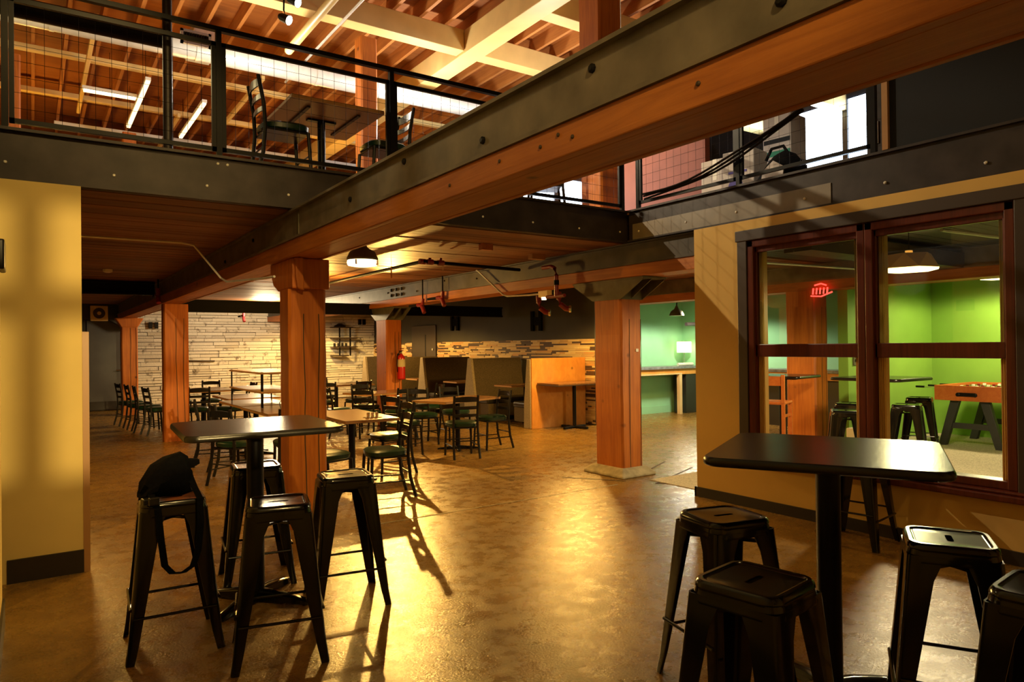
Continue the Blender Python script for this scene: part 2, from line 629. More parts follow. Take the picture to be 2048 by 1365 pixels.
# saw-cut joints and the patched diamond round the right post
j = MB().box(2.2, 5.63, 0, 5.25, 5.645, 0.003)
j.build('joint', 'slabpatch', fl)
for a, b_ in (((5.03, 6.33), (5.45, 5.72)), ((5.62, 5.42), (6.35, 4.92)), ((5.62, 5.42), (6.7, 5.85)), ((6.05, 6.0), (6.75, 6.35))):
    a = Vector((*a, 0))
    b_ = Vector((*b_, 0))
    t = (b_ - a).normalized()
    nrm = Vector((-t.y, t.x, 0)) * 0.012
    q = [a + nrm, a - nrm, b_ - nrm, b_ + nrm]
    MB().prism([(p.x, p.y) for p in q], 'z', 0, 0.003).build('joint', 'joint', fl)
MB().box(5.70, -3.0, 0, 13.2, 5.6, 0.006).build('carpet', 'carpet', fl)

# lower-hall ceiling: the slab with timber decking underneath
cl = MB().box(-4, 5.785, ZB + 0.045, 14.5, 21.5, ZT - 0.03).build('ceiling', 'deck')
struct(cl, 'brown timber deck that forms the ceiling of the lower hall')
for xa, xb in ((-4, XC), (2.08, 5.53), (5.95, 14.5)):
    d = MB()
    y = 5.79
    while y < 20.4:
        w = 0.133
        dz = random.uniform(0, 0.006)
        d.box(xa, y, ZB - dz, xb, y + w - 0.008, ZB + 0.05)
        y += w
    stuff(d.build('deck_plank', 'deck', cl))
d = MB()
y = -3.1
while y < 5.6:
    d.box(5.95, y, ZB - random.uniform(0, 0.006), 14.5, y + 0.125, ZB + 0.05)
    y += 0.133
DP = d
cl2 = MB().box(XW + 0.13, -3.2, ZB + 0.045, 14.5, 5.78, ZT - 0.03).build('ceiling', 'dark')
struct(cl2, 'dark ceiling of the green games room')
stuff(DP.build('deck_plank', 'dark', cl2))
f2 = MB().box(-8, 5.74, ZT - 0.03, 14.5, 21.5, ZT - 0.005).box(XW + 0.08, 2.83, ZT - 0.03, 14.5, 5.74, ZT - 0.005).build('floor', 'tabwood')
struct(f2, 'dark wooden floor of the upper level')

# upper roof: boards on joists that run front to back
ROOF = 6.32
rf = MB().box(-8, -3.2, ROOF + 0.2, 14.5, 21.5, ROOF + 0.3).build('ceiling', 'roof')
struct(rf, 'orange brown board roof over the upper level')
x = -5.0
jm = None
while x < 11.5:
    if jm is None:
        jo = MB().box(-0.025, -3.0, -0.02, 0.025, 21.4, 0.22).build('joist', 'joist', rf)
        jm = jo.data
    else:
        jo = bpy.data.objects.new('joist', jm)
        COL.objects.link(jo)
        jo.parent = rf
    jo.location = (x, 0, ROOF)
    x += 0.42


def beam(name, label, mb, mat, group=None, bevel=0.008):
    o = mb.build(name, mat, None, False, bevel)
    return tag(o, label, 'beam', group)


beam('roof_beam', 'cream painted roof beam running away over the post line, pale underside', MB().box(5.40, -3, 5.95, 5.72, 20.4, 6.30), 'painted')
for yy, lab in ((9.02, 'ochre cream roof crossbeam nearest the rail with joists above'), (7.35, 'pale roof crossbeam at the top edge beside the upper post'),
                (13.1, 'cream roof crossbeam second behind the metal duct'), (15.2, 'cream roof crossbeam third behind the metal duct'),
                (19.3, 'furthest cream roof crossbeam low above the rail')):
    mb = MB()
    zb = 5.98 if yy < 10 else 6.21
    if yy != 7.35:
        mb.box(-7.9, yy, zb, 5.39, yy + (.24 if yy < 10 else .12), 6.30)
    mb.box(5.73, yy, zb, 12.9, yy + (.24 if yy < 10 else .12), 6.30)
    beam('roof_crossbeam', lab, mb, 'painted')
beam('roof_crossbeam', 'long white painted beam low behind the railing of the upper level', MB().box(0.4, 17.2, 6.16, 8.2, 17.4, 6.30), 'white')
for xx, ya, yb, lab in ((0.72, 11.0, 15.6, 'thin cream strut hanging left of the dark duct'), (2.35, 14.8, 17.8, 'thin bright strut beside the rail post'),
                        (3.2, 12.0, 16.0, 'thin cream strut left of the upper chair'), (4.1, 12.6, 16.4, 'thin cream strut right behind the upper chair back')):
    beam('roof_strut', lab, MB().box(xx, ya, 6.05, xx + 0.06, yb, 6.13), 'painted')

# walls of the lower hall
wp = MB().box(-4, YP, 0, 0.285, YP + 0.2, ZB).build('wall_pier', 'cream')
struct(wp, 'cream painted wall pier at the left under the steel channel')
tr = MB().box(0.285, YP - 0.012, 0, 0.325, YP + 0.03, 1.66).build('trim_1', 'edgewood')
struct(tr, 'brown wooden corner guard on the right edge of the cream pier')
bb = MB().box(-0.145, YP - 0.018, 0, 0.287, YP, 0.155).build('baseboard_pier', 'base')
struct(bb, 'black baseboard of the cream pier')
wl = MB().box(-0.35, -3.2, 0, XL, 4.80, 6.7).build('wall_left', 'cream')
struct(wl, 'cream side wall at the left edge')
bl = MB().box(XL, -3.0, 0, XL + 0.012, 4.82, 0.155).build('baseboard_left', 'base')
struct(bl, 'black baseboard of the left side wall')
wf = MB().box(-0.4, -3.4, 0, 14.5, -3.2, 2.2).box(-0.4, -3.4, 2.94, 14.5, -3.2, 6.8).box(-0.4, -3.4, 2.2, .18, -3.2, 2.94).box(1.3, -3.4, 2.2, 14.5, -3.2, 2.94)
struct(wf.build('wall_front', 'cream'), 'wall behind the viewpoint with a small barred window')
w4 = MB().box(.18, -3.33, 2.2, .24, -3.27, 2.94).box(1.24, -3.33, 2.2, 1.3, -3.27, 2.94).box(.505, -3.33, 2.2, .59, -3.27, 2.94).box(.90, -3.33, 2.2, .985, -3.27, 2.94).box(.18, -3.33, 2.63, 1.3, -3.27, 2.72)  # added out of view, bars sized to cast the cross on the pier
struct(w4.build('window_4', 'mahog'), 'small barred window behind the viewpoint')

# right wall with its two sash windows (openings left free)
ZS, ZHd = 0.44, 2.50
wr = MB()
wr.box(XW, 4.20, 0, XW + 0.15, 4.73, ZB)
wr.box(XW, -3.2, 0, XW + 0.15, 4.20, ZS)
wr.box(XW, -3.2, ZHd + 0.02, XW + 0.15, 4.20, ZB)
wr.box(XW, -3.2, ZS, XW + 0.15, -0.4, ZHd + 0.02)
wr = wr.build('wall_right', 'ochre')
struct(wr, 'ochre wall with the dark red sash windows')
br = MB().box(XW - 0.018, -3.2, 0, XW, 4.75, 0.095).box(XW - 0.018, 4.73, 0, XW + 0.15, 4.748, 0.095).build('baseboard_right', 'base')
struct(br, 'dark baseboard of the ochre wall')
# dark casing round the windows
t2 = MB()
t2.box(XW - 0.022, 4.095, ZS, XW + 0.02, 4.20, 2.53)
t2.box(XW - 0.030, -0.4, 2.475, XW + 0.02, 4.215, 2.575)
t2.box(XW - 0.022, 1.86, ZS, XW + 0.02, 1.955, 2.50)
t2 = t2.build('trim_2', 'trim', None, False, 0.006)
struct(t2, 'dark brown casing round the sash windows')
t3 = MB().box(XW - 0.075, -0.4, 0.425, XW + 0.03, 4.22, 0.475).box(XW - 0.05, -0.4, 0.475, XW + 0.03, 4.2, 0.50).build('trim_3', 'mahog', None, False, 0.01)
struct(t3, 'dark red wooden window sill')


def sash_window(n, y0, y1, label):
    """double-hung window seen from -X; the lower sash is pushed up behind the upper one"""
    w = MB()
    fw = 0.065
    w.box(XW - 0.012, y1 - fw, 0.5, XW + 0.13, y1, 2.475)
    w.box(XW - 0.012, y0, 0.5, XW + 0.13, y0 + fw, 2.475)
    w.box(XW - 0.012, y0, 2.41, XW + 0.13, y1, 2.475)
    w.box(XW - 0.002, y0, 0.50, XW + 0.13, y1, 0.56)
    w = w.build('window_%d' % n, 'mahog', None, False, 0.008)
    struct(w, label)
    s = MB()
    a, b_ = y0 + fw, y1 - fw
    s.box(XW + 0.02, a - .02, 1.40, XW + 0.06, b_ + .02, 1.515)
    s.box(XW + 0.02, a - .02, 2.36, XW + 0.06, b_ + .02, 2.42)
    s.box(XW + 0.02, a - .02, 1.4, XW + 0.06, a + 0.018, 2.42)
    s.box(XW + 0.02, b_ - 0.018, 1.4, XW + 0.06, b_ + .02, 2.42)
    s = s.build('sash', 'mahog', w, False, 0.006)
    MB().box(XW + 0.036, a, 1.50, XW + 0.041, b_, 2.38).build('pane', 'glass', s)
    for yy in (b_ - 0.055, a):
        tk = MB().box(XW + 0.065, yy, 0.56, XW + 0.12, yy + 0.055, 2.41)
        for q in range(4):
            tk.box(XW + 0.055, yy + 0.004 + 0.014 * q, 0.56, XW + 0.07, yy + 0.010 + 0.014 * q, 2.41)
        tk.build('side_track', 'gold', w)
    return w


sash_window(1, 2.99, 4.095, 'left dark red sash window with its lower half open')
sash_window(2, 1.955, 2.99, 'right dark red sash window with its lower half open')
sash_window(3, 0.80, 1.86, 'dark red sash window at the right picture edge')

# back of the hall: white-washed stone, dark corner with a door
wb = MB().box(-4, 20.4, 0, 9.0, 20.6, ZB).build('wall_back', 'mortar')
struct(wb, 'far wall of rough white-washed stone courses')
st = MB()
z = 0.02
while z < ZB - 0.05:
    h = random.uniform(0.06, 0.11)
    x = 2.18 - random.uniform(0, 0.3)
    while x < 8.75:
        L_ = random.uniform(0.25, 0.95)
        dpt = random.uniform(0.01, 0.055)
        x1 = min(x + L_, 8.8)
        st.box(max(x, 2.16), 20.4 - dpt, z + 0.006, x1 - 0.01, 20.41, z + h - 0.006 + random.uniform(-.008, .006))
        x += L_
    z += h
stuff(st.build('stone', 'bricks', wb))
wd_ = MB().box(-4, 20.36, 0, 1.10, 20.41, ZB).box(1.95, 20.36, 0, 2.16, 20.41, ZB).box(1.1, 20.36, 2.3, 1.95, 20.41, ZB).build('wall_corner', 'dark')
struct(wd_, 'dark painted corner of the far wall')
dr = MB().box(1.12, 20.34, 0.02, 1.93, 20.40, 2.28).build('door_1', 'doorgrey', None, False, 0.01)
struct(dr, 'grey door at the far left with a dark kick plate')
MB().box(1.13, 20.325, 0.03, 1.92, 20.341, 0.24).build('kick_plate', 'base', dr)
MB().tube([(1.85, 20.28, 1.02), (1.85, 20.34, 1.02)], 0.02).tube([(1.85, 20.28, 1.02), (1.75, 20.28, 1.02)], 0.012).build('handle', 'chrome', dr)
sf = MB().prism([(1.55, 2.3), (1.95, 2.05), (2.16, 2.05), (2.16, ZB), (0.6, ZB), (0.6, 2.3)], 'y', 19.9, 20.36).build('trim_4', 'dark')
struct(sf, 'dark sloped soffit over the grey door')

# dark side wall behind the booths with its accent band
wk = MB().box(8.8, 10.02, 0, 9.0, 20.6, ZB).build('wall_booths', 'dark')
struct(wk, 'charcoal wall behind the booths')
sl = MB()


def slat_rows(mb, fixed, ax, a0, a1, z0, z1, hmin=0.026, hmax=0.042, out=-1, lmin=.10, lmax=.55):
    z = z0
    while z < z1 - 0.01:
        h = random.uniform(hmin, hmax)
        h = min(h, z1 - z)
        a = a0 - random.uniform(0, .2)
        while a < a1:
            L_ = random.uniform(lmin, lmax)
            p = random.uniform(0.008, 0.03)
            s0, s1 = max(a, a0), min(a + L_, a1) - 0.003
            if s1 - s0 > 0.02:
                if ax == 'y':
                    mb.box(fixed + out * p, s0, z + .002, fixed + 0.004, s1, z + h - .002)
                else:
                    mb.box(s0, fixed + out * p, z + .002, s1, fixed + 0.004, z + h - .002)
            a += L_
        z += h


slat_rows(sl, 8.8, 'y', 10.02, 16.25, 1.22, 1.64)
slat_rows(sl, 8.8, 'y', 17.75, 20.4, 1.22, 1.64)
slat_rows(sl, 8.8, 'y', 10.02, 10.32, 0.02, 1.22)
stuff(sl.build('slat', 'slats', wk))
MB().box(8.79, 10.0, 0, 9.01, 10.02, ZB).build('end_board', 'doorgrey', wk)
dk = MB().box(8.76, 16.3, 0.02, 8.80, 17.7, 2.1).build('door_2', 'trim', None, False, 0.01)
struct(dk, 'dark brown door beyond the booths')
MB().tube([(8.74, 16.45, 1.45), (8.76, 16.45, 1.45)], 0.03).build('handle', 'chrome', dk)
MB().box(8.755, 16.85, 1.25, 8.762, 16.9, 1.85).build('window_slot', 'iron', dk)

# green rooms at the right
struct(MB().box(9.0, 10.9, 0, 12.2, 11.05, ZB).build('wall_bar', 'mint'), 'bright mint green wall behind the bar counter')
bbm = MB().box(9.0, 10.885, 0, 12.2, 10.9, 0.16).build('baseboard_bar', 'mint')
struct(bbm, 'mint green baseboard behind the bar counter')
struct(MB().box(12.2, 5.75, 0, 12.35, 11.05, ZB).build('wall_bar_end', 'mint'), 'green end wall of the bar')
struct(MB().box(9.78, 5.6, 0, 12.45, 5.75, ZB).build('wall_games', 'grass'), 'grass green wall behind the high table')
struct(MB().box(12.3, -3.2, 0, 12.45, 5.6, ZB).build('wall_games_end', 'grass'), 'grass green end wall behind the foosball table')
struct(MB().box(12.285, -3.0, 0, 12.3, 5.6, 0.14).box(9.9, 5.585, 0, 12.3, 5.6, 0.14).build('baseboard_games', 'grass'), 'green baseboard of the games room')

# upper level walls
struct(MB().box(-8.2, 21.4, ZT, 14.5, 21.6, 7).build('wall_upper_back', 'roof'), 'far wall of the upper level')
struct(MB().box(-8.2, 5.6, ZT, -8.0, 21.6, 7).build('wall_upper_left', 'dark'), 'left wall of the upper level')
wu = MB().box(13.0, 9.6, ZT, 13.2, 21.6, 7).box(13.0, 2.8, ZT, 13.2, 9.6, 4.0).box(13.0, 2.8, 6.2, 13.2, 9.6, 7).box(13.0, 2.8, 4.0, 13.2, 6.95, 6.4).box(13.0, 8.62, 4.0, 13.2, 9.6, 6.4).box(13.0, 6.95, 4.0, 13.2, 8.62, 4.2)
struct(wu.build('wall_upper_right', 'navy'), 'dark wall of the upper level with the bright window')
ws = MB().box(XW + 0.02, -3.2, ZT + .002, XW + 0.12, 2.79, 6.9).build('wall_upper_side', 'navy')
struct(ws, 'dark upper wall above the right steel channel')
t5 = MB().box(XW - 0.01, 2.79, ZT, XW + 0.13, 2.835, 6.5).build('trim_5', 'edgewood')
struct(t5, 'pale wooden trim at the end of the dark upper wall')
exec_parts.append(1)

# ================================================================== STEEL, TIMBER, POSTS
def sphere_bolt(loc, r, axis, parent, mat='galv', name='bolt'):
    prof = [(r, 0), (r, r * .45), (r * .55, r * .8)]
    rot = {'y': Matrix.Rotation(PI / 2, 4, 'X'), 'x': Matrix.Rotation(-PI / 2, 4, 'Y')}[axis]
    return MB().lathe(prof, 8, Matrix.Translation(loc) @ rot).build(name, mat, parent, True)


ch = thing('steel_channel', 'long dark steel channel edging the upper floor, left to middle, over the cream pier', 'steel beam', (2.7, YP, ZB))
w = Matrix.Translation((-2.7, -YP, -ZB))
MB().box(XL - .25, YP + .035, ZB, XW + .03, YP + .05, ZT, w).build('web', 'steel', ch)
MB().box(XL - .25, YP, ZT - .02, XW + .03, YP + .10, ZT, w).build('flange', 'steel', ch)
MB().box(XL - .25, YP + .012, ZB, XW + .03, YP + .09, ZB + .016, w).build('flange', 'steel', ch)
for bx, bz in ((-.14, 2.79), (.49, 2.78), (1.11, 2.78), (1.73, 2.78), (2.4, 2.78), (3.6, 2.78), (4.2, 2.78), (4.81, 2.77), (5.4, 2.78), (1.19, 2.96), (1.26, 2.96)):
    sphere_bolt((bx - 2.7, .035, bz - ZB), .011, 'y', ch)
ch2 = thing('steel_channel', 'dark steel channel along the right above the ochre wall, rust streaked', 'steel beam', (XW, 1.3, ZB))
w = Matrix.Translation((-XW, -1.3, -ZB))
MB().box(XW + .025, -3.2, ZB, XW + .04, YP, ZT, w).build('web', 'steel', ch2)
MB().box(XW - .005, -3.2, ZT - .02, XW + .12, YP, ZT, w).build('flange', 'steel', ch2)
MB().box(XW, -3.2, ZB, XW + .05, YP, ZB + .016, w).build('flange', 'steel', ch2)
MB().box(XW + .018, 3.28, ZB + .018, XW + .026, YP - .06, ZB + .19, w).build('cover_plate', 'plate', ch2)
for by in (5.52, 4.85, 4.23, 3.52, 2.83, 2.13, 1.4):
    sphere_bolt((.025 - .006, by - 1.3, .10), .012, 'x', ch2)

SZ0, SZ1, WZ = 2.42, 2.665, 2.287


def flitch(name, label, xl, y0, y1, xr=None, side='steelgrey'):
    """timber beam clasped by two steel channels; left face at xl"""
    xr = xr or xl + 0.328
    t = thing(name, label, 'beam', (xl, y0, WZ))
    w = Matrix.Translation((-xl, -y0, -WZ))
    for s, xa in (('l', xl), ('r', xr)):
        q = 1 if s == 'l' else -1
        X = lambda d: xa + q * d
        st_ = MB()
        st_.box(*sorted((X(.032), X(.045)))[:1], y0, SZ0, sorted((X(.032), X(.045)))[1], y1, SZ1, w)
        for za, zb_ in ((SZ0, SZ0 + .018), (SZ1 - .018, SZ1)):
            a, b_ = sorted((X(0), X(.04)))
            st_.box(a, y0, za, b_, y1, zb_, w)
        st_.build('steel_side', side, t)
    xm = xl + .062
    MB().box(xl + .012, y0, WZ, xm, y1, SZ0, w).build('side_timber', 'beamy', t, False, .006)
    MB().box(xm + .004, y0, WZ + .004, xr - .05, y1, SZ1, w).build('core_timber', 'beamy', t, False, .006)
    MB().box(xr - .046, y0, WZ, xr - .012, y1, SZ0, w).build('side_timber', 'beamy', t, False, .006)
    return t, w


bc, w = flitch('flitch_beam', 'large timber beam clasped in dark steel, crossing overhead from top right to the main post', XC, -3.2, 20.35)
for by, bz in ((2.02, 2.59), (2.81, 2.51), (3.66, 2.6), (4.49, 2.53), (1.2, 2.51), (7.0, 2.58), (8.2, 2.5)):
    sphere_bolt((.032, by + 3.2, bz - WZ), .019, 'x', bc, 'iron')
for by, bz in ((1.49, 2.36), (2.21, 2.38), (2.33, 2.36), (2.12, 2.35), (2.64, 2.37), (3.1, 2.35)):
    sphere_bolt((.012, by + 3.2, bz - WZ), .009, 'x', bc, 'trim', 'bolt_hole')
MB().box(.026, 5.60 + 3.2, SZ0 - WZ + .018, .034, 5.65 + 3.2, SZ1 - WZ - .018).build('splice_plate', 'bracket', bc)
b2, w = flitch('flitch_beam', 'timber beam clasped in steel running away above the right post, bright steel at its far end', 5.52, 4.74, 20.35, 5.93, 'steelmid')
for by, bz in ((9.0, 2.55), (10.0, 2.6), (11.0, 2.5), (12.2, 2.55), (13.6, 2.55)):
    sphere_bolt((.032, by - 4.74, bz - WZ), .016, 'x', b2, 'iron')
for q in range(6):
    sphere_bolt((.032, 11.6 + .22 * (q % 3) - 4.74, 2.49 + .1 * (q // 3) - WZ), .03, 'x', b2, 'iron')
b4, w = flitch('flitch_beam', 'dim timber beam seen through the sash windows in the green room', 9.40, -1.0, 10.8, 9.8)

tb = thing('cross_beam', 'black steel crossbeam between the far left post and the red fittings', 'steel beam', (2.1, 13.05, 2.17))
MB().box(0, -.04, 0, 6.6, .04, .03).build('flange', 'pipeblk', tb)
MB().box(0, -.04, .19, 6.6, .04, .22).build('flange', 'pipeblk', tb)
MB().box(0, -.008, .03, 6.6, .012, .19).build('web', 'pipeblk', tb)
tb = thing('cross_beam', 'black steel crossbeam left of the timber beam below the deck', 'steel beam', (-3.8, 13.05, 2.44))
MB().box(0, -.07, 0, 5.5, .07, .03).build('flange', 'pipeblk', tb)
MB().box(0, -.008, .03, 5.5, .012, .2).build('web', 'pipeblk', tb)
MB().box(0, -.07, .19, 5.5, .07, .22).build('flange', 'pipeblk', tb)


def post(name, label, x0, y0, x1, y1, z1, z0=0, cat='post', chk=True):
    cx, cy = (x0 + x1) / 2, (y0 + y1) / 2
    t = thing(name, label, cat, (cx, cy, z0))
    hx, hy = (x1 - x0) / 2, (y1 - y0) / 2
    c = .022
    poly = [(-hx + c, -hy), (hx - c, -hy), (hx, -hy + c), (hx, hy - c), (hx - c, hy), (-hx + c, hy), (-hx, hy - c), (-hx, -hy + c)]
    secs = []
    n = 10
    for i in range(n + 1):
        z = (z1 - z0) * i / n
        jx, jy = random.uniform(-.004, .004), random.uniform(-.004, .004)
        secs.append([(px + jx, py + jy, z) for px, py in poly])
    MB().sections(secs).build('shaft', 'postx', t)
    if chk:
        # long drying cracks, thin dark slivers let into the faces
        for fx, s in ((random.uniform(-.3, .1), .97), (random.uniform(.55, .8), .95)):
            cr = MB()
            zz = (z1 - z0) * .03
            xx = fx * hx
            pts = []
            while zz < (z1 - z0) * s:
                pts.append((xx, zz))
                zz += .22
                xx += random.uniform(-.008, .008)
            vs = []
            for px, pz in pts:
                vs.append((px - .0045, -hy - .0045, pz))
                vs.append((px + .0045, -hy - .0045, pz))
            cr.add(vs, [(2 * i, 2 * i + 1, 2 * i + 3, 2 * i + 2) for i in range(len(pts) - 1)])
            cr.build('crack', 'joint', t, fix=False)
    return t


p1 = post('timber_post', 'thick orange timber post behind the left bar table with a wooden corbel', 1.78, 5.90, 2.105, 6.17, 2.03)
# corbel blocks
cb = MB()
cb.prism([(-.20, .257), (.45, .257), (.45, .17), (.36, .06), (.22, 0), (-.20, 0)], 'x', -.150, .172)
cb = cb.build('corbel', 'postx', p1, False, .012)
cb.location = (0, 0, 2.03)
cb = MB().prism([(-.185, .257), (-.11, .257), (-.11, -.02), (-.165, .0), (-.18, .1)], 'y', -.235, -.20).build('corbel_cheek', 'postx', p1, False, .01)
cb.location = (0.05, 0, 2.03)
p2 = post('timber_post', 'slim orange timber post standing behind the chairs at the far left', 1.79, 12.75, 2.17, 13.0, 2.287)
p3 = post('timber_post', 'yellow lit timber post beside the grey door', 1.72, 18.6, 2.06, 18.9, 2.287)
MB().prism([(-.3, .0), (.3, 0), (.17, -.22), (-.17, -.22)], 'y', -.16, .16, Matrix.Translation((0, 0, 2.28))).build('corbel', 'postx', p3, False, .02)


def steel_cap(t, hx, hy, z):
    """trapezoid steel bracket on a post top, open front with gussets"""
    g = MB()
    pr = [(-hy - .36, .23), (hy + .36, .23), (hy + .36, .20), (hy + .01, 0), (-hy - .01, 0), (-hy - .36, .20)]
    for xx in (-hx - .012, hx):
        g.prism(pr, 'x', xx, xx + .012)
    g.box(-hx - .02, -hy - .37, .215, hx + .02, hy + .37, .235)
    g.prism([(-hy - .34, .215), (-hy, .215), (-hy, .01)], 'x', -.006, .006)
    g.prism([(hy, .215), (hy + .34, .215), (hy, .01)], 'x', -.006, .006)
    g.box(-hx, -hy - .008, 0, hx, -hy, .22)
    g.box(-hx, hy, 0, hx, hy + .008, .22)
    o = g.build('steel_bracket', 'bracket', t)
    o.location = (0, 0, z)
    return o


p4 = post('timber_post', 'stout orange timber post on a mortar foot with a steel bracket, right of centre', 5.59, 5.91, 5.92, 6.38, 2.05)
steel_cap(p4, .165, .235, 2.05)
secs = []
for sz, s in ((0, .115), (.03, .105), (.08, .05), (.10, .012)):
    secs.append([(px * (1 + 0) + (s if px > 0 else -s), py + (s if py > 0 else -s), sz) for px, py in ((-.165, -.235), (.165, -.235), (.165, .235), (-.165, .235))])
MB().sections(secs).build('mortar_foot', 'slabpatch', p4, False, .02)
MB().box(.06, -.243, 1.44, .1, -.235, 1.475).build('paper_note', 'white', p4)
p5 = post('timber_post', 'yellow timber post carrying the red fire extinguisher', 5.60, 12.4, 5.93, 12.88, 2.05)
steel_cap(p5, .165, .24, 2.05)
p6 = post('timber_post', 'orange timber post seen through the open left sash window', 9.43, 5.90, 9.76, 6.38, 2.287)
p7 = post('upper_post', 'orange timber post rising to the roof at the top edge, right of centre', 5.50, 6.12, 5.86, 6.5, 6.0, ZT, chk=False)
tag(MB().tube([(5.95, 6.3, 4.6), (5.95, 6.3, 6.3)], .05, 10).build('white_pipe', 'painted', None, True), 'cream pipe beside the upper timber post at the top edge', 'pipe')
p8 = post('upper_post', 'reddish timber post behind the mesh at the left picture edge', -.36, 12.8, -.12, 13.05, 6.0, ZT, chk=False)
p9 = post('upper_post', 'timber post behind the upper right chair, level with the rail post', 3.9, 9.4, 4.15, 9.65, 6.0, ZT, chk=False)
p10 = post('upper_post', 'pale timber post far behind the mesh left of the rail post', 1.55, 16.2, 1.8, 16.4, 6.0, ZT, chk=False)

# ================================================================== RAILINGS OF THE UPPER FLOOR
RY = YP + .035


def railing(name, label, posts, axis, fixed, zb, zf, zh, a0, a1, step=.10):
    t = thing(name, label, 'railing', (0, 0, 0))
    B = (lambda a, b_, za, zb_, h: MB().box(a, fixed - h, za, b_, fixed + h, zb_)) if axis == 'x' else (lambda a, b_, za, zb_, h: MB().box(fixed - h, a, za, fixed + h, b_, zb_))
    for p, h in posts:
        B(p - .02, p + .02, ZT, h, .02).build('post', 'iron', t)
    B(a0, a1, zh - .015, zh + .02, .022).build('handrail', 'iron', t)
    ps = [p for p, h in posts]
    for p, q in zip(ps[:-1], ps[1:]):
        a, b_ = p + .022, q - .022
        fr = MB()
        for x_, y_, za, zc in ((a, b_, zb, zb + .032), (a, b_, zf - .032, zf), (a, a + .03, zb, zf), (b_ - .03, b_, zb, zf)):
            v = B(x_, y_, za, zc, .014)
            fr.add(v.v, v.f)
        fr.build('panel_frame', 'iron', t)
        ms = MB()
        n = max(1, round((b_ - a) / step))
        for i in range(1, n):
            c = a + (b_ - a) * i / n
            P = ((c, fixed, zb), (c, fixed, zf)) if axis == 'x' else ((fixed, c, zb), (fixed, c, zf))
            ms.tube(P, .0015, 4, False)
        n = round((zf - zb) / step)
        for i in range(1, n):
            c = zb + (zf - zb) * i / n
            P = ((a, fixed + .005, c), (b_, fixed + .005, c)) if axis == 'x' else ((fixed + .005, a, c), (fixed + .005, b_, c))
            ms.tube(P, .0015, 4, False)
        stuff(ms.build('wire_mesh', 'galv' if False else 'iron', t, fix=False))
    return t


railing('railing', 'black steel railing with wire mesh panels above the left channel', [(-.14, 3.98), (1.20, 4.0), (2.65, 4.0), (4.05, 4.0), (5.44, 4.0)], 'x', RY, 3.055, 3.90, 4.0, -.16, 5.46)
railing('railing', 'black steel railing with wire mesh panels above the right channel', [(2.93, 4.0), (4.22, 4.0), (5.55, 4.0)], 'y', XW + .05, 3.075, 3.90, 4.0, 2.9, 5.6)
tag(MB().tube([(.86, RY + .12, ZT), (.86, RY + .12, 4.9)], .034, 12).build('steel_tube_post', 'steel', None, True), 'round dark steel tube standing behind the left mesh', 'post')
wl2 = MB().box(-.4, -3.2, ZB, -.16, 5.0, 6.7).build('wall_left_upper', 'navy')
struct(wl2, 'dark upper side wall at the left')

tag(MB().box(XL, 4.50, 1.96, XL + .03, 4.74, 2.12).build('wall_fitting', 'iron', None, False, .01), 'small black fitting on the left side wall at the picture edge', 'fitting')
# ================================================================== UPPER LEVEL FITTINGS
du = thing('round_duct', 'long shiny round metal duct behind the railing of the upper level', 'duct', (3.5, 10.5, 5.73))
MB().tube([(-11.4, 0, 0), (9.0, 0, 0)], .155, 24).build('pipe', 'galv', du, True)
for xx in (-3.3, -1.6, .1, 1.5, 3.2):
    MB().tube([(xx, 0, 0), (xx + .05, 0, 0)], .162, 24).build('seam_band', 'galv', du, True)
tag(MB().tube([(-1.6, 7.0, 4.36), (1.0, 7.0, 4.36)], .085, 18).build('dark_duct', 'iron', None, True), 'short dark round duct at the upper left, ending at the steel tube', 'duct')
tag(MB().tube([(2.93, 5.9, 5.62), (2.93, 9.6, 5.62)], .055, 14).build('roof_pipe', 'painted', None, True), 'ochre pipe slanting away right of the track lamps', 'pipe')
tag(MB().tube([(3.45, 6.5, 5.9), (3.45, 11.5, 5.9)], .018, 8).build('roof_conduit', 'galv', None, True), 'thin grey conduit under the roof right of the ochre pipe', 'pipe')
tag(MB().box(1.95, 10.9, 5.95, 2.3, 11.6, 6.29).build('foil_duct', 'galv', None, False, .02), 'crinkled foil duct box under the roof at the top left', 'duct')
vt = thing('wall_vent', 'white air grille in front of the metal duct', 'vent', (1.64, 9.0, 5.17))
MB().box(-.17, -.02, 0, .17, .02, .03).box(-.17, -.02, .14, .17, .02, .17).box(-.17, -.02, 0, -.14, .02, .17).box(.14, -.02, 0, .17, .02, .17).build('frame', 'white', vt)
g = MB()
for i in range(10):
    g.box(-.135 + .027 * i, -.01, .03, -.125 + .027 * i, .01, .14)
g.box(-.14, .012, .03, .14, .018, .14)
g.build('grille', 'steel', vt)
for i, (tx, ty, tz, lab) in enumerate(((2.46, 7.75, 5.40, 'upper lit track lamp of the pair at the top'), (2.42, 7.95, 5.27, 'lower lit track lamp of the pair, pointing at the room'))):
    t = thing('track_lamp', lab, 'spotlight', (tx, ty, tz), 0, 'track lamps at the top')
    d = Vector((.62, -.72, -.5)).normalized()
    rot = d.to_track_quat('Z', 'Y').to_matrix().to_4x4()
    MB().lathe([(.03, -.12), (.045, -.09), (.05, 0), (.058, .02)], 16, rot).build('housing', 'iron', t, True)
    MB().lathe([(.01, .024), (.05, .022), (.052, .021)], 16, rot).build('lamp_face', 'trackglow', t, True)
    MB().tube([(0, 0, -.02), (-.03, .05, .12), (-.02, .06, .35)], .01, 6).build('stem', 'iron', t)
tag(MB().box(1.8, 7.9, 5.73, 3.2, 7.94, 5.76).build('lamp_track', 'iron'), 'black track rail that carries the pair of spotlights', 'track')
t = thing('track_lamp', 'dark unlit roof lamp left of the cream roof beam', 'spotlight', (4.1, 7.0, 5.95))
